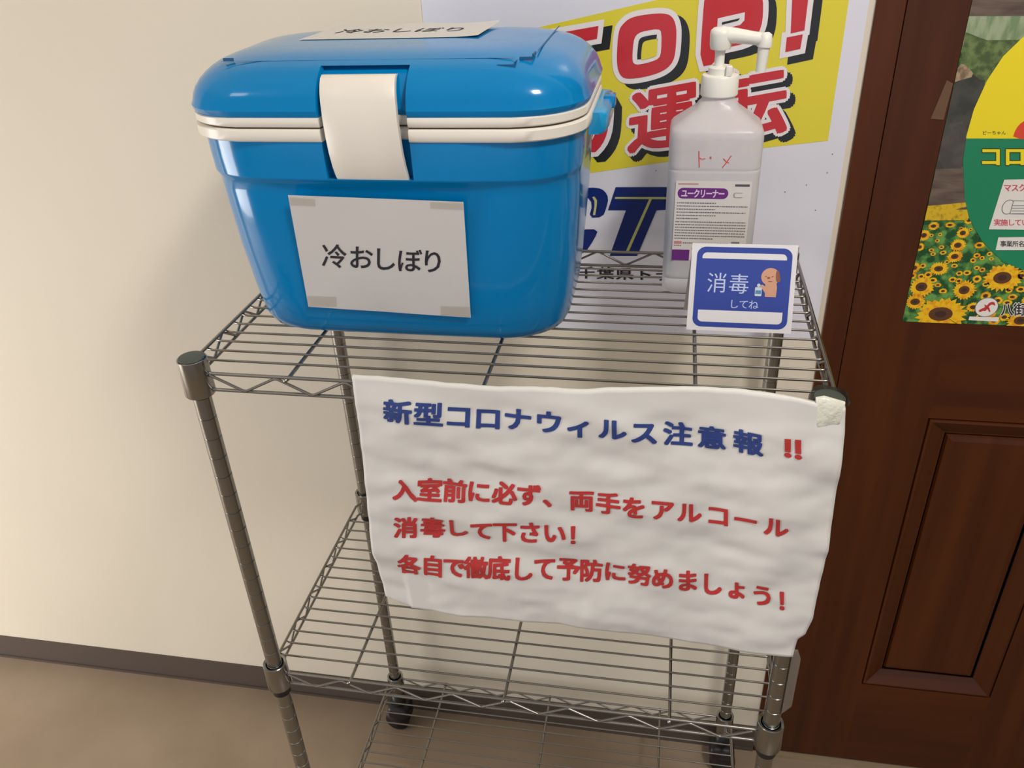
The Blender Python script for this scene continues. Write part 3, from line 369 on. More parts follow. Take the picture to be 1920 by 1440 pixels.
flat('white_boxes', [fill([Q['card']]), fill([Q['strip']])], ds(7), PW_, dposter)
flat('pink_lettering', [inquad(c, q, .025) for c, q in zip('マスク', Q['mask_t'])]+[inquad(c, q, .02) for c, q in zip('実施してい', Q['jissi'])], ds(8), PINK, dposter)
mx, mz = Q['mask_out'][0][0]+.0055, sum(p[1] for p in Q['mask_out'])/len(Q['mask_out'])
el_ = lambda cx, cz, rx, rz, n=20: ([(cx+rx*math.cos(2*math.pi*i/n), cz+rz*math.sin(2*math.pi*i/n)) for i in range(n)], [tuple(range(n))])
bx_ = lambda x0, z0, x1, z1: ([(x0, z0), (x1, z0), (x1, z1), (x0, z1)], [(0, 1, 2, 3)])
flat('mask_outline', [el_(mx, mz, .0068, .0090)], ds(8), PGREY, dposter)
flat('mask_outline', [bx_(mx+.0035, mz-.0085, mx+.030, mz+.0080)], ds(8.6), PGREY, dposter)
flat('mask_face', [el_(mx, mz, .0060, .0082)], ds(8.3), PW_, dposter)
flat('mask_face', [bx_(mx+.0042, mz-.0078, mx+.0293, mz+.0073)], ds(9), PW_, dposter)
flat('mask_pleats', [fill([p]) for p in Q['mask_lines']], ds(10), PGREY, dposter)
flat('black_lettering', [inquad(c, q, .015) for c, q in zip('事業所名', Q['jigyo'])]+[inquad(c, q, 0) for c, q in zip('ピーちゃん', Q['cap1'])], ds(8), INK, dposter)
flat('footer_outline', [inquad(c, q, .07) for c, q in zip('八街商', Q['hachi'])], ds(6), PW_, dposter)
flat('footer_lettering', [inquad(c, q, .02) for c, q in zip('八街商', Q['hachi'])], ds(7), INK, dposter)
lx, lz = Q['logo']; R_ = .0135
circ = lambda k, n=28: ([(lx+R_*k*math.cos(2*math.pi*i/n), lz+R_*k*math.sin(2*math.pi*i/n)) for i in range(n)], [tuple(range(n))])
flat('emblem_ring', [circ(1.0)], ds(6), PGREY, dposter)
flat('emblem_disc', [circ(.94), fill([Q['logostrip']])], ds(7), PW_, dposter)
S_ = lambda pts: [(lx+x*R_, lz+y*R_) for x, y in pts]
flat('emblem_mark', [fill([S_([(-.65, -.35), (-.45, -.55), (-.25, -.35), (0, -.4), (.12, -.05), (.3, .3), (.55, .28), (.7, .15), (.6, .5), (.35, .6), (.1, .45), (-.02, .15), (-.3, .35), (-.12, 0), (-.35, -.12)])], 0, 1),
   fill([S_([(.05, -.1), (.35, -.5), (.42, -.38), (.2, .05)])], 0, 0)], ds(8), PRED, dposter)
dt = MB(); tq = Q['tape']; dt.add([(a, DY-.0007-(.0012 if i in (1, 2) else 0), b) for i, (a, b) in enumerate(tq)], [(0, 1, 2, 3)])
dto = dt.obj('tape_tab', mat('clear_tape', (150, 120, 90), .2, alpha=.4), dposter)

# ---------------------------------------------------------------- wire rack
rack = empty('wire_shelf_rack', (SW/2, SD/2, 0))
tag(rack, 'three tier chrome wire shelf rack on casters against beige wall', 'shelf')
def ob(mb, name, m, parent, smooth=True): return mb.obj(name, m, parent, smooth)
TIERS = [ZT, ZT-.4385, .1340]
X0 = -.003
DROP = .012   # the rear posts end a little lower
HC = .041
PR = .0094
prof = [(PR*.6, .088), (PR, .088)]
z = .10
while z < ZT-.02:
    prof += [(PR, z-.0009), (PR-.0008, z-.0005), (PR-.0008, z+.0005), (PR, z+.0009)]; z += .0247
prof += [(PR, ZT-.014)]
PM = None
def shelf_loc(o, x, y): return o
off = rack.location
for (x, y) in ((X0, 0), (SW, 0), (X0, SD), (SW, SD)):
    if PM is None:
        mb = MB(); mb.lathe(prof, (0, 0, 0), 20); PM = fix(mesh('post', mb.v, mb.f)); PM.materials.append(STEEL)
        for p in PM.polygons: p.use_smooth = True
        PM.set_sharp_from_angle(angle=math.radians(40))
    o = bpy.data.objects.new('post', PM); COL.objects.link(o); o.parent = rack; o.location = (x-off.x, y-off.y, 0)
    zc_ = ZT-(DROP if y else (.006 if x > .1 else 0))
    cp = MB().lathe([(PR*.4, zc_-.012), (.0104, zc_-.012), (.0124, zc_-.0006), (.0132, zc_-.0004), (.0130, zc_+.0006), (.0115, zc_+.0010), (.004, zc_+.0014)], (0, 0, 0), 28)
    c = link('post_cap', fix(mesh('post_cap', cp.v, cp.f)), CAPM, o, True); tag(c, 'dark grey plastic cap on post top')
    # caster
    cb = MB()
    cb.lathe([(.006, .050), (.010, .050), (.0125, .062), (.0125, .0875), (.006, .0875)], (0, 0, 0), 20)
    s = -1 if x < .1 else 1
    cc = link('caster', fix(mesh('caster', cb.v, cb.f)), BLACK, o, True)
    hb = MB()
    n = 20
    for dy in (-.011, .011):
        rg = [[(s*.003+.0225*math.cos(2*math.pi*i/n), dy+t, .0262+.0255*math.sin(2*math.pi*i/n)) for i in range(n)] for t in (-.0065, .0065)]
        hb.loft(rg)
    wh_ = link('wheel', fix(mesh('wheel', hb.v, hb.f)), BLACK, o, True)
    fk = MB().box((-.013, -.0045, .024), (.013, .0045, .056), .002).box((-.021, -.0205, .030), (.021, .0205, .060), .009)
    fo = link('caster_fork', fix(mesh('caster_fork', fk.v, fk.f)), BLACK, o, True)

WR = .0013; RR = .00185; ZR = .00145
def tier(zt, k):
    sh = bpy.data.objects.new('shelf', None)
    def P(v): return (v[0]-off.x, v[1]-off.y, v[2])
    a, b = (.0173, .0187) if k < 2 else (.0070, .0187)
    xl, xr = (-.0150, SW+.0100) if k == 0 else (-.011, SW+.010)
    frame = MB()
    for y in (0, SD):
        for dz in (a, a+b): frame.tube([P((.010, y, zt-dz)), P((SW-.012, y, zt-dz))], RR, 10)
    sa = .0145 if k < 2 else .0060
    for x, sx in ((xl, 1), (xr, -1)):
        px = X0 if sx == 1 else SW
        for dz in (sa, sa+b):
            frame.tube([P((px, .010, zt-dz)), P((x, .022, zt-dz)), P((x, SD-.022, zt-dz)), P((px, SD-.010, zt-dz))], RR, 10)
    me = fix(mesh('shelf', frame.v, frame.f)); sh = link('shelf', me, STEELW, rack, True); me.set_sharp_from_angle(angle=math.radians(50))
    # collars
    for (x, y) in ((X0, 0), (SW, 0), (X0, SD), (SW, SD)):
        dq = 0 if k else (DROP if y else (.006 if x > .1 else 0))
        c = MB(); c.loft([[(x-off.x+r*math.cos(2*math.pi*j/28), y-off.y+r*math.sin(2*math.pi*j/28), zt-q-dq) for j in range(28)] for r, q in
            ((.0112, .0012), (.0140, .0004), (.0147, .001), (.0154, HC-.001), (.0148, HC), (.0115, HC), (.0112, HC-.004), (.0112, .0012))], cap=False)
        for ux, uy in (((1 if x < .1 else -1), 0), (0, (1 if y == 0 else -1))):
            for dz in (a, a+b):
                bb = P((x+ux*.0135, y+uy*.0135, zt-dz))
                c.lathe([(.0005, -.003), (.0024, -.002), (.003, 0), (.0024, .002), (.0005, .003)], bb, 10)
        co = link('collar', fix(mesh('collar', c.v, c.f)), STEEL, sh, True); co.data.set_sharp_from_angle(angle=math.radians(40))
        if k < 2 :
            s = MB(); s.loft([[(x-off.x+r*math.cos(2*math.pi*j/20), y-off.y+r*math.sin(2*math.pi*j/20), zt-q) for j in range(20)] for r, q in
                ((PR+.0002, HC-.004), (.0120, HC-.003), (.0116, HC+.012 if k else HC+.0015), (PR+.0002, HC+.012 if k else HC+.0015))], cap=False)
            tag(link('sleeve', fix(mesh('sleeve', s.v, s.f)), BLACK, sh, True), 'black plastic sleeve below the collar')
    # mat wires
    zw = zt-.0178 if k < 2 else zt-.0080
    for i in range(14):
        y = .0275+i*.0205
        wv = MB(); wv.tube([P((xl, y, zw+.0012)), P((xl+.006, y, zw)), P((xr-.006, y, zw)), P((xr, y, zw+.0012))], WR, 8)
        link('wire', fix(mesh('wire', wv.v, wv.f)), STEELW, sh, True)
    for x in (.094, .290, .4875):
        c = MB(); c.tube([P((x, -.004, zw-.0012)), P((x, .003, zw-.0026)), P((x, SD-.003, zw-.0026)), P((x, SD+.004, zw-.0012))], .0020, 10)
        link('crossbar', fix(mesh('crossbar', c.v, c.f)), STEELW, sh, True)
    # zigzag trusses
    def zig(p0, p1, n, z1, z0, ph=0):
        pts = []
        p0 = Vector(p0); p1 = Vector(p1); d = (p1-p0)
        for i in range(n+1):
            t = i/n
            q = p0+d*t; up = (i+ph) % 2 == 0
            zz = z1 if up else z0
            e = .055/n
            for dt in (-e, e):
                tt = min(max(t+dt, 0), 1)
                qq = p0+d*tt; pts.append(P((qq.x, qq.y, zz)))
        c = MB(); c.tube([pts[0]]+[p for i, p in enumerate(pts[1:]) if (Vector(p)-Vector(pts[i])).length > 1e-5], ZR, 8)
        link('zigzag_brace', fix(mesh('zigzag_brace', c.v, c.f)), STEELW, sh, True)
    ztop, zbot = zt-a-.0015, zt-a-b+.0015
    for y in (-.0016, SD+.0016): zig((.012, y, 0), (SW-.018, y, 0), 16, ztop, zbot, 0)
    ztop, zbot = zt-sa-.0015, zt-sa-b+.0015
    for x in (xl, xr): zig((x, .030, 0), (x, SD-.030, 0), 11, ztop, zbot, 0)
    return sh
for k, zt in enumerate(TIERS): tier(zt, k)
SURF = ZT-.0178+WR+.0004     # resting height on the top mat

# ---------------------------------------------------------------- cooler box
CX, CY = .1872, .186
HX, HY, CR = .1922, .1205, .062
cool = empty('cooler_box', (CX, CY, SURF))
tag(cool, 'blue cooler box with white latch and belt standing on top shelf', 'cooler')
def ring(hx, hy, r, z, bow=0, rec=0, fstep=0, slope=None):
    r = min(r, hx-.05, hy-.01); pts = []
    ex = hx-r
    xsf = [-ex, -ex*.85, -ex*.65, -.0485, -.0460, -.0445, -.024, -.0045, .015, .0355, .0370, .0395, ex*.65, ex*.85, ex]
    for x in xsf:
        y = -hy-bow*(1-(x/hx)**2)
        if fstep: y -= fstep*min(1, max(0, (1-abs(x)/(ex))*3))
        if abs(x+.0045) <= .0401: y += rec
        pts.append((x, y))
    def arc(cx, cy, a0):
        n = 9
        return [(cx+r*math.cos(math.radians(a0+90*i/(n+1))), cy+r*math.sin(math.radians(a0+90*i/(n+1)))) for i in range(1, n+1)]
    pts += arc(ex, -hy+r, -90)
    ey = hy-r
    pts += [(hx, -ey), (hx, -ey/2), (hx, ey/2), (hx, ey)]
    pts += arc(ex, ey, 0)
    pts += [(ex, hy), (ex/2, hy), (0, hy), (-ex/2, hy), (-ex, hy)]
    pts += arc(-ex, ey, 90)
    pts += [(-hx, ey), (-hx, ey/2), (-hx, -ey/2), (-hx, -ey)]
    pts += arc(-ex, -ey, 180)
    return [(CX+x, CY+y, z) for x, y in pts]
def zz(z): return z
# body: (z, hx, hy, r, rec, fstep)
B0 = SURF
body = [(B0, .148, .080, .05, 0, 0), (B0+.0015, .158, .088, .052, 0, 0), (B0+.006, .165, .0945, .055, 0, 0), (B0+.016, .170, .0985, .057, 0, 0),
        (1.040, .1740, .1030, .058, 0, 0), (1.090, .1785, .1080, .059, 0, 0), (1.130, .1815, .1105, .06, 0, 0), (1.1520, .1825, .1112, .06, 0, 0), (1.1600, .1828, .1114, .06, 0, 0),
        (1.1640, .1836, .1128, .06, 0, .0012), (1.1675, .1846, .1150, .06, 0, .0026), (1.1690, .1848, .1155, .06, .0, .0028), (1.1695, .1849, .1155, .06, .011, .0028),
        (1.185, .1858, .1158, .06, .011, .0028), (1.2040, .1868, .1160, .061, .011, .0028)]
mb = MB(); mb.loft([ring(a[1], a[2], a[3], a[0], .002, a[4], a[5]) for a in body])
mb.obj('body', BLUE, cool, True, sharp=34)
def belt(z0, z1, name, b=.0008, hx=HX, hy=HY):
    m_ = MB(); pr = [(z0, -.004), (z0, -b), (z0+b, 0), (z1-b, 0), (z1, -b), (z1, -.004)]
    m_.loft([ring(hx+d, hy+d, CR, z, .002, .010, 0) for z, d in pr]); return m_.obj(name, WPLAS, cool, True, sharp=50)
belt(1.2035, 1.2150, 'body_rim', .0016); belt(1.2166, 1.2255, 'lid_rim', .0014, HX-.0005, HY-.0005)
m_ = MB(); m_.loft([ring(HX-.0035, HY-.0035, CR, z, .002, .010) for z in (1.2140, 1.2175)]); m_.obj('seam_gasket', SEAM, cool, True)
lidp = [(1.2250, -.004, 1), (1.2252, -.0015, 1), (1.2275, -.0002, 1), (1.2310, .0006, 1), (1.2345, -.0008, 1), (1.2400, -.0022, 1), (1.2460, -.0048, 1), (1.2520, -.0090, 1), (1.2565, -.0135, 1),
        (1.2610, -.0190, 1), (1.2645, -.0250, 1), (1.2650, -.0262, 0), (1.2675, -.0330, 0), (1.2700, -.0420, 0), (1.2717, -.0520, 0), (1.2727, -.0620, 0), (1.2732, -.0740, 0), (1.2735, -.0900, 0)]
mb = MB(); mb.loft([ring(HX+d, HY+d, CR+max(d*.25, -.02), z, .002, .0105*r) for z, d, r in lidp]); 
mb.obj('lid', BLUE, cool, True, sharp=34)
# removable top panel outline on the lid and its corner catches
def strip(pts, wd, z):
    m = MB()
    for i in range(len(pts)-1):
        p, q = Vector(pts[i]), Vector(pts[i+1]); d = (q-p).normalized(); nrm = Vector((-d.y, d.x))*wd/2
        m.add([(p.x+nrm.x, p.y+nrm.y, z(p)), (p.x-nrm.x, p.y-nrm.y, z(p)), (q.x-nrm.x, q.y-nrm.y, z(q)), (q.x+nrm.x, q.y+nrm.y, z(q))], [(0, 1, 2, 3)])
    return m
def lidz(p):
    # height of the lid over a plan point
    dx = HX-abs(p[0]-CX); dy = HY-abs(p[1]-CY); d = min(dx, dy)
    tab = [(-1, 1.24), (.019, 1.2610), (.025, 1.2645), (.033, 1.2675), (.042, 1.27), (.052, 1.2717), (.062, 1.2727), (.074, 1.2732), (.09, 1.2735), (9, 1.2735)]
    for (a, za), (b, zb) in zip(tab, tab[1:]):
        if a <= d <= b: return za+(zb-za)*(d-a)/(b-a)
    return 1.2735
tl = D['T']
yL = .0995
pts = [(x, yL) for x in [.040+.0275*i for i in range(11)]]
strip(pts, .0016, lambda p: lidz(p)+.0004).obj('lid_groove', BLUED, cool)
pts = [(.334, y) for y in [.118+.018*i for i in range(9)]]
strip(pts, .0016, lambda p: lidz(p)+.0004).obj('lid_groove', BLUED, cool)
cm = MB()
for a, b in (((.320, .0995), (.332, .1007)), ((.331, .1015), (.3326, .114)), ((.302, .0885), (.318, .0898)), ((.3170, .0890), (.3182, .099)), ((.040, .1045), (.050, .1058))):
    z0 = lidz(((a[0]+b[0])/2, (a[1]+b[1])/2)); cm.box((a[0], a[1], z0-.002), (b[0], b[1], z0+.0007))
cm.obj('lid_catch', BLUED, cool)
# latch
LX = .1815; LW = .0345
lp = [(1.2590, .0805), (1.2570, .0745), (1.2525, .0695), (1.2470, .0655), (1.2400, .0625), (1.2250, .0598), (1.2100, .0590), (1.1950, .0598), (1.1820, .0622), (1.1720, .0655), (1.1665, .0680)]
mb = MB(); rings = []
for i, (z, y) in enumerate(lp):
    e = .0012
    tk = .0065
    cx = LX+.006*(i/(len(lp)-1)-.5)
    rings.append([(cx-LW, y+tk, z-.0008), (cx-LW, y+e, z), (cx-LW+e, y, z), (cx-.012, y-.0003, z), (cx+.012, y-.0003, z), (cx+LW-e, y, z), (cx+LW, y+e, z), (cx+LW, y+tk, z-.0008)])
mb.loft(rings); mb.obj('latch', WPLAS, cool, True, sharp=45)
# side carry handle pivots (one on each end) with the bar folded down behind
for s in (-1, 1):
    hb = MB(); X = CX+s*(HX-.004)
    prof_ = [(-.052, .0125), (-.048, .0165), (-.030, .018), (.0, .018), (.030, .018), (.048, .0165), (.052, .0125)]
    rr = []
    yc = CY+.012
    for dy, wx in prof_:
        x0, x1 = X, X+s*wx
        zt_, zb_ = 1.2105, 1.1905
        rr.append([(x0, yc+dy, zb_), (x1-s*.003, yc+dy, zb_), (x1, yc+dy, zb_+.003), (x1, yc+dy, zt_-.003), (x1-s*.003, yc+dy, zt_), (x0, yc+dy, zt_)])
    hb.loft(rr); hb.obj('handle_lug', BLUEL, cool, True, sharp=50)
    hb = MB(); hb.box((min(X+s*.009, X+s*.0205), yc+.010, 1.2005), (max(X+s*.009, X+s*.0205), yc+.028, 1.2125), .0015); hb.obj('handle_pin', BLUE, cool, True)

# paper note on the front of the cooler
def fy(z):
    k = (.0675-.087)/.16
    return .087+k*(z-1.0)-.0030
note = None
def notequad(quad, surf, n=12, m=8):
    vs = []; 
    for j in range(m+1):
        for i in range(n+1):
            a, b = quadmap(quad, i/n, j/m); vs.append(surf(a, b))
    return vs, [(j*(n+1)+i, j*(n+1)+i+1, (j+1)*(n+1)+i+1, (j+1)*(n+1)+i) for j in range(m) for i in range(n)]
F = D['F']
def fs_(l): return lambda a, b: (a, fy(b)-.0004-.0003*l+.0004*math.sin(a*60+b*30)*0+.0008*noise.noise(Vector((a*22, 0, b*22))), b)
vs, fs = notequad(F['quad'], fs_(0)); 
note = link('paper_note', mesh('paper_note', vs, fs), PAPER, None, True)
tag(note, 'white paper note taped on the front of the blue cooler', 'note')
flat('lettering', [inquad(c, q, .012) for c, q in F['text']], fs_(1), INK, note)
for q in F['tapes']:
    vs, fs = notequad(q, fs_(1.6), 3, 2); link('tape', mesh('tape', vs, fs), TAPE, note)
# paper note on the lid
tq = [[.0850, .1790], [.0935, .2740], [.2715, .2690], [.2665, .1790]]
def ts(l):
    def f(a, b):
        lift = max(0, (a-.235)/.035)**2*.0016 + .0012*abs(math.sin((a-.05)*36))*max(0, (b-.25)/.025)
        return (a, b, 1.2740+.0002*l+lift)
    return f
quad = [tq[1], tq[2], tq[3], tq[0]]
vs, fs = notequad(quad, ts(0), 16, 8)
note2 = link('paper_note', mesh('paper_note_lid', vs, fs), PAPER, None, True)
tag(note2, 'white paper note lying on the lid of the blue cooler', 'note')
for i, ch in enumerate('冷おしぼり'):
    u0 = .10+.155*i
    q = [quadmap(quad, u, v) for u, v in ((u0, .30), (u0+.15, .30), (u0+.15, .62), (u0, .62))]
    q = [quadmap(quad, u, v) for u, v in ((u0, .32), (u0+.155, .32), (u0+.155, .62), (u0, .62))]
    flat('character', [inquad(ch, q, .012)], ts(1.5), INK, note2)

# ---------------------------------------------------------------- hanging paper sign
H = D['H']
def interp(pts, key, val, t):
    ps = sorted([(p[key], p[val]) for p in pts])
    if t <= ps[0][0]: return ps[0][1]
    for (a, va), (b, vb) in zip(ps, ps[1:]):
        if a <= t <= b: return va+(vb-va)*(t-a)/(b-a+1e-9)
    return ps[-1][1]
def sm(t): t = min(max(t, 0), 1); return t*t*(3-2*t)
def py(x, z):
    y = -.0085 - .0105*sm((x-.505)/.075)*(.85+.15*sm((z-.85)/.1)) 
    y += .010*sm((.80-z)/.10)*sm((.26-x)/.10)
    n = noise.noise(Vector((x*9, 3.1, z*24)))*.0030 + noise.noise(Vector((x*24, 7.7, z*46)))*.0017 + noise.noise(Vector((x*14+z*20, 1.7, z*14)))*.0020 + noise.noise(Vector((x*60, 2.2, z*75)))*.0005
    amp = sm((1.0-z)/.035)
    y += n*amp*1.5 - .0020*amp
    if z > .955: y = min(y, -.0062-.0115*sm((x-.54)/.035))
    return min(y, -.0060 if x > .19 else 1)
nu, nv = 150, 100
vs = []
for j in range(nv+1):
    v = j/nv
    for i in range(nu+1):
        u = i/nu
        T = H['top']; Bm = H['bottom']; L = H['left']; Rr = H['right']
        def along(P, t):
            s = t*(len(P)-1); k = min(int(s), len(P)-2); f = s-k
            return (P[k][0]*(1-f)+P[k+1][0]*f, P[k][1]*(1-f)+P[k+1][1]*f)
        def arcl(P, t):
            ds_ = [math.dist(P[q], P[q+1]) for q in range(len(P)-1)]; tot = sum(ds_)*t
            for q, d in enumerate(ds_):
                if tot <= d or q == len(ds_)-1: f = tot/d; return (P[q][0]*(1-f)+P[q+1][0]*f, P[q][1]*(1-f)+P[q+1][1]*f)
                tot -= d
        a = arcl(T, u); b = arcl(Bm, u); c = arcl(L, v); d = arcl(Rr, v)
        p00, p10, p01, p11 = T[0], T[-1], Bm[0], Bm[-1]
        X = (1-v)*a[0]+v*b[0]+(1-u)*c[0]+u*d[0]-((1-u)*(1-v)*p00[0]+u*(1-v)*p10[0]+(1-u)*v*p01[0]+u*v*p11[0])
        Z = (1-v)*a[1]+v*b[1]+(1-u)*c[1]+u*d[1]-((1-u)*(1-v)*p00[1]+u*(1-v)*p10[1]+(1-u)*v*p01[1]+u*v*p11[1])
        Z += .0008*noise.noise(Vector((X*60, 0, 0)))*(1-v)**6
        vs.append((X, py(X, Z), Z))
fs = [(j*(nu+1)+i, j*(nu+1)+i+1, (j+1)*(nu+1)+i+1, (j+1)*(nu+1)+i) for j in range(nv) for i in range(nu)]
# top lip folded back over the front rail
base = len(vs)
for i in range(nu+1):
    x, y, z = vs[i]; vs.append((x, y+.0035, z+.0012))
for i in range(nu+1):
    x, y, z = vs[i]; vs.append((x, y+.0075 if x < .56 else y+.0022, z-.001))
for i in range(nu):
    fs.append((base+i, base+i+1, i+1, i)); fs.append((base+nu+1+i, base+nu+2+i, base+i+1, base+i))
sign = link('hanging_paper_sign', mesh('hanging_paper_sign', vs, fs), PAPERB, None, True)
so = sign.modifiers.new('s', 'SOLIDIFY'); so.thickness = .00025; so.offset = 1
tag(sign, 'large wrinkled white paper sign with blue and red lettering hanging from top shelf rail', 'sign')
def ps(a, b): return (a, py(a, b)-.0007, b)
def denser(sh):
    K = sh[2] if len(sh) > 2 else [0]*len(sh[0]); V = []; Fo = []; Ko = []
    for kk in sorted(set(K)):
        idx = [i for i, k in enumerate(K) if k == kk]; back = {i: n for n, i in enumerate(idx)}
        bm = bmesh.new(); vv = [bm.verts.new((sh[0][i][0], 0, sh[0][i][1])) for i in idx]
        for f in sh[1]:
            if f[0] not in back: continue
            try: bm.faces.new([vv[back[i]] for i in f])
            except ValueError: pass
        bmesh.ops.triangulate(bm, faces=bm.faces)
        for _ in range(3):
            ed = [e for e in bm.edges if e.calc_length() > .0045]
            if not ed: break
            bmesh.ops.subdivide_edges(bm, edges=ed, cuts=1, use_grid_fill=False)
            bmesh.ops.triangulate(bm, faces=bm.faces)
        bm.verts.index_update(); b = len(V)
        V += [(v.co.x, v.co.z) for v in bm.verts]; Fo += [tuple(v.index+b for v in f.verts) for f in bm.faces]; Ko += [kk]*len(bm.verts); bm.free()
    return V, Fo, Ko
flat('blue_lettering', [denser(inquad(c, q, .038)) for c, q in H['blue']], ps, PBLUE, sign)
reds = []
for c, q in H['red']:
    if c == '‼':
        vs_, fs_2 = glyph('‼', .035); reds.append(denser(([quadmap(q, (x+.12)/.82, .82-y) for x, y in vs_], fs_2)))
    else: reds.append(denser(inquad(c, q, .038)))
flat('red_lettering', reds, ps, PRED, sign)
# white tape lump holding the corner on the rack collar
tp_ = H['tape']; cx = sum(p[0] for p in tp_)/8; cz = sum(p[1] for p in tp_)/8
mb = MB(); rings = []
for k, s in enumerate((1.0, .97, .80, .5, .2)):
    rings.append([(cx+(p[0]-cx)*s, -.0170-[0, .0012, .0026, .0034, .0038][k]-.0012*noise.noise(Vector((p[0]*90*s, k, p[1]*90))), cz+(p[1]-cz)*s) for p in tp_])
back = [[(p[0], -.0145, p[1]) for p in tp_]]
mb.loft(back+rings); lump = mb.obj('white_tape_patch', CLOTH, None, True, sharp=60)
tag(lump, 'torn white tape patch on the front right corner of the top shelf', 'tape')
# clear tape wrapped on the front right post
mb = MB(); rr = []
for z in (.594, .600, .640, .675, .688):
    w1 = .004 if z in (.594, .688) else .0085
    rr.append([(SW+.0075, -.0075, z), (SW+.0110, -.0045, z), (SW+.0100+w1, -.0010, z), (SW+.0104+w1, .0010, z), (SW+.0105, .0010, z), (SW+.0080, -.0066, z)])
mb.loft(rr); o = mb.obj('clear_tape_strip', mat('clear_tape_grey', (150, 140, 128), .25, alpha=.55), None, True)
tag(o, 'clear tape strip stuck along the front right post below the paper sign', 'tape')
# clear tape crumpled over that post cap
mb = MB(); rr = []
for t in range(11):
    a = math.radians(215-23*t); r0 = .0162+.0008*math.sin(t*2.1)
    c, q_ = math.cos(a), math.sin(a)
    rr.append([(SW+r0*c, r0*q_, ZT-.012), (SW+(r0+.0012)*c, (r0+.0012)*q_, ZT-.008), (SW+(r0-.0006)*c, (r0-.0006)*q_, ZT-.003+.0012*math.sin(t*1.7)), (SW+(r0-.0004)*c, (r0-.0004)*q_, ZT-.0075)])
mb.loft(rr); o = mb.obj('clear_tape_wrap', mat('clear_tape_dark', (92, 88, 82), .2, alpha=.6), None, True)
tag(o, 'crumpled clear tape wrapped round the front right post cap', 'tape')

# ---------------------------------------------------------------- sanitizer bottle
bx, by = .4985, .2590
hx_, hy_ = .0475, .0370
bz = SURF
bot = empty('sanitizer_bottle', (bx, by, bz))
tag(bot, 'translucent hand sanitizer bottle with white pump and label on top shelf', 'bottle')
def plastic(name, col, tr, rough):
    m = bpy.data.materials.new(name); m.use_nodes = True; nt = m.node_tree; nt.nodes.clear()
    out = nt.nodes.new('ShaderNodeOutputMaterial'); d = nt.nodes.new('ShaderNodeBsdfPrincipled'); d.inputs['Base Color'].default_value = lin(col); d.inputs['Roughness'].default_value = rough
    t = nt.nodes.new('ShaderNodeBsdfTranslucent'); t.inputs[0].default_value = lin(col)
    r = nt.nodes.new('ShaderNodeBsdfTransparent'); r.inputs[0].default_value = lin((240, 242, 244))
    a = nt.nodes.new('ShaderNodeMixShader'); a.inputs[0].default_value = .35
    b = nt.nodes.new('ShaderNodeMixShader'); b.inputs[0].default_value = tr
    nt.links.new(d.outputs[0], a.inputs[1]); nt.links.new(t.outputs[0], a.inputs[2])
    nt.links.new(a.outputs[0], b.inputs[1]); nt.links.new(r.outputs[0], b.inputs[2]); nt.links.new(b.outputs[0], out.inputs[0]); return m
HDPE = plastic('milky_plastic', (244, 241, 243), .24, .3)
LIQ = plastic('clear_liquid', (206, 214, 218), .5, .1)
def oct_(hx, hy, z, c=.012, n=4):
    pts = []
    for sx, sy, a0 in ((1, -1, -90), (1, 1, 0), (-1, 1, 90), (-1, -1, 180)):
        for i in range(n+1):
            a = math.radians(a0+90*i/n); pts.append((bx+sx*(hx-c)+c*math.cos(a), by+sy*(hy-c)+c*math.sin(a), z))
    return pts
def circle(r, z, n=20):
    # matching order of oct_: starts at -90 deg
    pts = []
    for a0 in (-90, 0, 90, 180):
        for i in range(5): a = math.radians(a0+90*(i/4)*.999+.05-.0); pts.append((bx+r*math.cos(a), by+r*math.sin(a), z))
    return pts
zs = [(bz, .0400, .0300), (bz+.0015, .0445, .0340), (bz+.005, .0470, .0365), (bz+.012, hx_, hy_), (bz+.018, hx_, hy_), (bz+.0195, hx_-.0008, hy_-.0008), (bz+.021, hx_, hy_), (bz+.024, hx_, hy_), (bz+.138, hx_, hy_), (bz+.1405, hx_, hy_), (bz+.1415, hx_-.0004, hy_-.0004), (bz+.1425, hx_, hy_), (bz+.145, hx_, hy_), (bz+.172, hx_, hy_), (bz+.179, hx_-.0008, hy_-.0006), (bz+.1815, hx_-.0022, hy_-.002), (bz+.1835, hx_-.0045, hy_-.004), (bz+.1975, .0240, .0222), (bz+.1995, .0215, .0205), (bz+.202, .0200, .0193)]
mb = MB(); rings = [oct_(a, b, z, min(.014, a*.5)) for z, a, b in zs] + [circle(.0188, bz+.205), circle(.0168, bz+.207), circle(.0165, bz+.214)]
mb.loft(rings); mb.obj('bottle_body', HDPE, bot, True, sharp=50)
mb = MB(); mb.loft([oct_(a-.002, b-.002, z, .012) for z, a, b in ((bz+.003, .043, .033), (bz+.012, hx_, hy_), (bz+.0865, hx_, hy_))]); mb.obj('liquid', LIQ, bot, True, sharp=50)
PUMP = mat('pump_white', (238, 236, 226), .38, sss=.1)
cz0 = bz+.210
mb = MB(); pr = [(.005, cz0), (.0182, cz0), (.0188, cz0+.001), (.0184, cz0+.0185), (.0176, cz0+.020), (.0150, cz0+.0208), (.004, cz0+.0208)]
mb.loft([[(bx+(r*(1+.012*((j % 2)))*math.cos(2*math.pi*j/56) if 1 < i < 4 else r*math.cos(2*math.pi*j/56)), by+(r*(1+.012*(j % 2)) if 1 < i < 4 else r)*math.sin(2*math.pi*j/56), z) for j in range(56)] for i, (r, z) in enumerate(pr)]); mb.obj('cap', PUMP, bot, True, sharp=30)
mb = MB(); mb.lathe([(.004, cz0+.0205), (.0125, cz0+.0205), (.0122, cz0+.027), (.0105, cz0+.0285), (.004, cz0+.0285)], (bx, by, 0), 28); mb.obj('pump_collar', PUMP, bot, True)
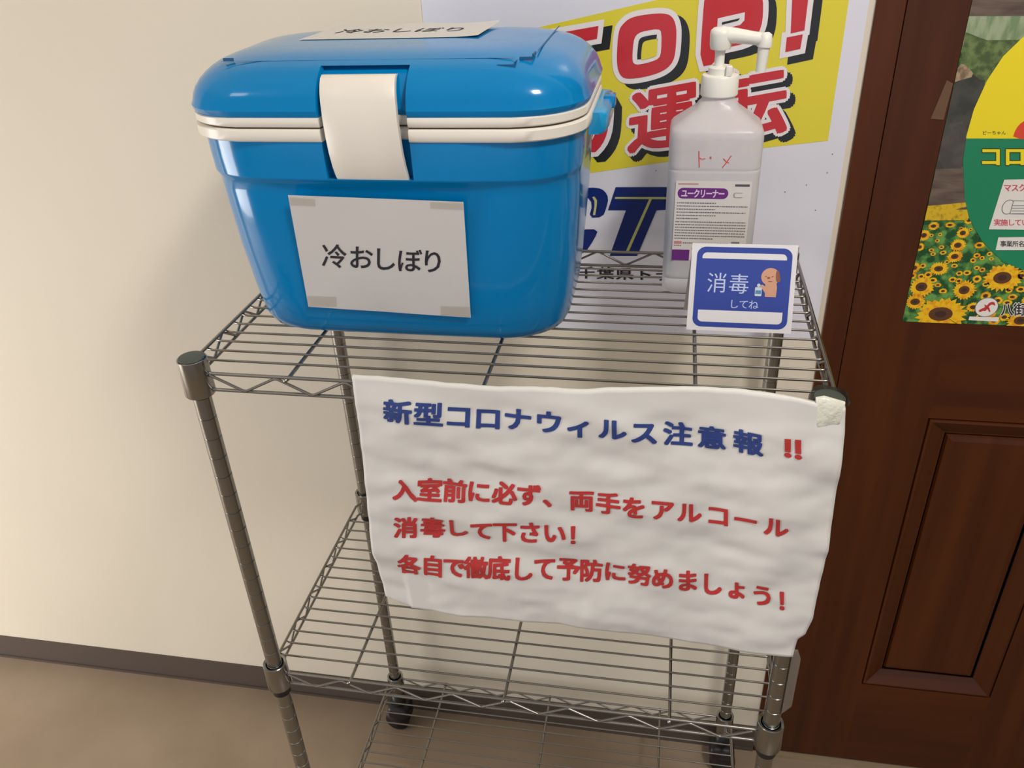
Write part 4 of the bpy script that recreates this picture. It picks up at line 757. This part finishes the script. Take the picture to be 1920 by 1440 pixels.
mb = MB(); mb.box((bx+.0045, by-.0150, cz0+.0205), (bx+.0105, by-.0065, cz0+.0305), .001); mb.obj('lock_tab', PUMP, bot, True)
mb = MB(); mb.lathe([(.003, cz0+.0275), (.0050, cz0+.0275), (.0048, cz0+.040), (.0060, cz0+.046), (.003, cz0+.048)], (bx-.002, by, 0), 20); mb.obj('stem', PUMP, bot, True)
hz = cz0+.0545
mb = MB(); mb.lathe([(.003, hz-.010), (.0098, hz-.010), (.0108, hz-.006), (.0112, hz+.004), (.0106, hz+.0075), (.0080, hz+.0098), (.003, hz+.0104)], (bx-.002, by, 0), 28); mb.obj('pump_head', PUMP, bot, True)
mb = MB()
arm = [(bx-.002, by-.001, hz+.0030), (bx+.012, by-.003, hz+.0025), (bx+.028, by-.005, hz+.0005), (bx+.0395, by-.0065, hz-.0012)]
mb.tube(arm, [.0085, .0072, .0062, .0064], 16)
mb.tube([(bx+.0395, by-.0065, hz+.0055), (bx+.0397, by-.0066, hz+.0035), (bx+.0398, by-.0066, hz-.004), (bx+.0396, by-.0066, hz-.0075), (bx+.0395, by-.0067, hz-.008), (bx+.0385, by-.007, hz-.0310)], [.0035, .0064, .0074, .0074, .0058, .0050], 18)
mb.obj('spout', PUMP, bot, True, sharp=50)
# label
LF = by-hy_-.0003
lw, lt, lb = .0775, 1.1235, 1.0345
lx0 = .4603
lab = MB().add([(lx0, LF, lb), (lx0+lw, LF, lb), (lx0+lw, LF, lt), (lx0, LF, lt)], [(0, 1, 2, 3)])
LABM = mat('label_paper', (226, 220, 214), .5); PUR = mat('label_purple', (110, 44, 128), .5)
labo = lab.obj('label', LABM, bot)
def q4(u0, v0, u1, v1): return [(lx0+lw*u0, lt-(lt-lb)*v0), (lx0+lw*u1, lt-(lt-lb)*v0), (lx0+lw*u1, lt-(lt-lb)*v1), (lx0+lw*u0, lt-(lt-lb)*v1)]
def rr4(u0, v0, u1, v1, r, n=6):
    x0, z0, x1, z1 = lx0+lw*u0, lt-(lt-lb)*v1, lx0+lw*u1, lt-(lt-lb)*v0; p = []
    for cx, cz, a0 in ((x1-r, z0+r, -90), (x1-r, z1-r, 0), (x0+r, z1-r, 90), (x0+r, z0+r, 180)):
        for i in range(n+1): a = math.radians(a0+90*i/n); p.append((cx+r*math.cos(a), cz+r*math.sin(a)))
    return p
def ls(l): return lambda a, b: (a-bot.location.x*0, LF-.00015*l, b)
lblp = bot
flat('label_banner', [fill([rr4(.03, .085, .70, .215, .0055)]), fill([q4(.0, .86, .24, 1.0)])], ls(1), PUR, lblp)
flat('label_title', [inquad(c, q4(.075+.082*i, .095, .165+.082*i, .205), .03) for i, c in enumerate('ユークリーナー')], ls(2), mat('label_lilac', (236, 214, 240), .5), lblp)
tx = []
random.seed(3)
def dashes(u0, u1, v, h=.012):
    u = u0
    while u < u1:
        l = random.uniform(.012, .034); tx.append(([*q4(u, v, min(u+l, u1), v+h)], [(0, 1, 2, 3)])); u += l+random.uniform(.004, .010)
for k, (a, b) in enumerate(((.03, .55), (.03, .97), (.03, .55), (.03, .95), (.03, .56), (.03, .33))): dashes(a, b, .262+.0385*k)
for k in range(7): dashes(.02, .97 if k < 6 else .55, .497+.035*k)
dashes(.14, .76, .765); dashes(.02, .12, .80); dashes(.27, .43, .835, .018); dashes(.60, .72, .80); dashes(.60, .72, .83)
flat('label_print', tx, ls(1), mat('label_grey', (120, 112, 116), .5), lblp, True)
flat('label_red_print', [(q4(.03, .03, .30, .045), [(0, 1, 2, 3)]), (q4(.02, .75, .125, .785), [(0, 1, 2, 3)])], ls(1), mat('label_rose', (206, 140, 130), .5), lblp)
flat('label_barcode', [(q4(.80, .745+.0125*i, .91, .753+.0125*i), [(0, 1, 2, 3)]) for i in range(10)], ls(1), mat('label_dark', (92, 86, 92), .5), lblp, True)
flat('label_code', [(q4(.78, .035, .97, .062), [(0, 1, 2, 3)])], ls(1), MATS['label_dark'], lblp)
flat('label_hand', [fill([rr4(.765, .135, .90, .20, .0028)])], ls(1), mat('label_pale_grey', (168, 164, 160), .5), lblp)
flat('label_hand_inner', [fill([rr4(.785, .145, .915, .19, .0018)])], ls(1.5), LABM, lblp)
flat('recycle_mark', [fill([rr4(.49, .79, .57, .855, .0018)])], ls(1), mat('label_plum', (120, 70, 90), .5), lblp)
flat('recycle_mark_inner', [fill([rr4(.505, .803, .555, .842, .001)])], ls(1.5), LABM, lblp)
# handwritten red marks
hw = MB()
def stroke(pts): hw.tube([(a, LF+.0002, b) for a, b in pts], .00055, 6)
stroke([(.4815, 1.1545), (.4820, 1.1470), (.4830, 1.1375)]); stroke([(.4818, 1.1480), (.4850, 1.1462), (.4885, 1.1468)]); stroke([(.4925, 1.1478), (.4945, 1.1480)]); stroke([(.4935, 1.1492), (.4940, 1.1465)])
stroke([(.5140, 1.1500), (.5100, 1.1430), (.5062, 1.1375)]); stroke([(.5065, 1.1470), (.5095, 1.1440), (.5125, 1.1425)])
hw.obj('marker_writing', mat('marker_red', (214, 84, 84), .5), bot)

# ---------------------------------------------------------------- small blue card
cxl, cxr = .4790, .5835
cyb, cyt = .1385, .1530
czb, czt = SURF, 1.0815
card = empty('disinfect_card', ((cxl+cxr)/2, cyb, czb))
tag(card, 'small blue and white card asking to disinfect standing before the sanitizer bottle', 'sign')
cw = cxr-cxl
def cp_(u, v, l=0):   # u right, v down on the card face
    z = czt+(czb-czt)*v; y = cyt+(cyb-cyt)*v; x = cxl+.0005*(1-v)+(cw-.003*(1-v))*u
    return (x, y-.0007-.00015*l, z)
t = .0012
mb = MB(); mb.add([cp_(0, 0), cp_(1, 0), cp_(1, 1), cp_(0, 1)] + [(p[0], p[1]+t, p[2]) for p in (cp_(0, 0), cp_(1, 0), cp_(1, 1), cp_(0, 1))],
    [(0, 1, 2, 3), (4, 7, 6, 5), (0, 4, 5, 1), (1, 5, 6, 2), (2, 6, 7, 3), (3, 7, 4, 0)])
CARDW = mat('card_white', (238, 236, 238), .4)
mb.obj('card_face', CARDW, card)
mb = MB(); mb.add([(cxl+.001, cyt+.001, czt-.002), (cxr-.001, cyt+.001, czt-.002), (cxr-.001, cyb+.045, czb+.0002), (cxl-.003, cyb+.045, czb+.0002), (cxl+.001, cyt+.0025, czt-.002), (cxr-.001, cyt+.0025, czt-.002), (cxr-.001, cyb+.0465, czb+.0002), (cxl-.003, cyb+.0465, czb+.0002)],
    [(0, 1, 2, 3), (4, 7, 6, 5), (0, 4, 5, 1), (1, 5, 6, 2), (2, 6, 7, 3), (3, 7, 4, 0)])
mb.obj('back_support', mat('support_grey', (190, 188, 184), .5), card)
CB = mat('card_blue', (58, 78, 165), .4)
def card_s(l): return lambda a, b: cp_(a, 1-b, l)   # a,b in 0..1, b up
def rrc(x0, y0, x1, y1, r, n=6, corners=(1, 1, 1, 1)):
    asp = 1.14; p = []
    for k, (cx, cy, a0, sx, sy) in enumerate(((x1, y0, -90, -1, 1), (x1, y1, 0, -1, -1), (x0, y1, 90, 1, -1), (x0, y0, 180, 1, 1))):
        if not corners[k]: p.append((cx, cy)); continue
        for i in range(n+1):
            a = math.radians(a0+90*i/n); p.append((cx+sx*r+r*math.cos(a), cy+sy*r*asp+r*asp*math.sin(a)))
    return p
flat('blue_field', [fill([rrc(.052, .045, .955, .968, .085)])], card_s(1), CB, card)
flat('white_bands', [fill([rrc(.105, .838, .905, .905, .045, corners=(0, 1, 1, 0))]), fill([rrc(.100, .105, .905, .245, .045, corners=(1, 0, 0, 1))])], card_s(2), CARDW, card)
def cq(x, y, w_, h_): return [(x-w_/2, y+h_/2), (x+w_/2, y+h_/2), (x+w_/2, y-h_/2), (x-w_/2, y-h_/2)]
flat('card_lettering', [inquad('消', cq(.262, .565, .20, .245)), inquad('毒', cq(.472, .560, .20, .245))]+[inquad(c, cq(.440+.093*i, .325, .10, .115)) for i, c in enumerate('してね')], card_s(2), mat('card_letter', (205, 216, 250), .4), card)
TANF = mat('dog_tan', (222, 168, 138), .45); BRNF = mat('dog_brown', (150, 96, 78), .45)
def ell(cx, cy, rx, ry, n=24): return ([(cx+rx*math.cos(2*math.pi*i/n), cy+ry*math.sin(2*math.pi*i/n)) for i in range(n)], [tuple(range(n))])
flat('dog_body', [fill([[(.725, .42), (.730, .42), (.825, .42), (.830, .42), (.835, .56), (.80, .62), (.72, .60)]], 0, 1)], card_s(2), TANF, card)
flat('dog_head', [ell(.765, .650, .088, .100)], card_s(2.6), TANF, card)
flat('dog_paw', [fill([[(.668, .545), (.70, .565), (.75, .50), (.73, .455), (.69, .52)]], 0, 1)], card_s(3.2), TANF, card)
flat('dog_ear', [fill([[(.815, .735), (.845, .715), (.865, .60), (.835, .585), (.815, .62)]], 0, 1)], card_s(4), BRNF, card)
flat('dog_face_lines', [ell(.748, .640, .014, .011), ell(.765, .598, .022, .004), ell(.722, .655, .008, .004), ell(.785, .655, .008, .004)], card_s(5), BRNF, card)
flat('picture_bottle', [fill([rrc(.628, .428, .692, .530, .010)]), ell(.660, .552, .016, .020)], card_s(5), mat('pic_white', (214, 226, 236), .4), card)
flat('picture_bottle_band', [fill([rrc(.634, .455, .686, .495, .004)])], card_s(6), mat('pic_teal', (90, 150, 190), .4), card)
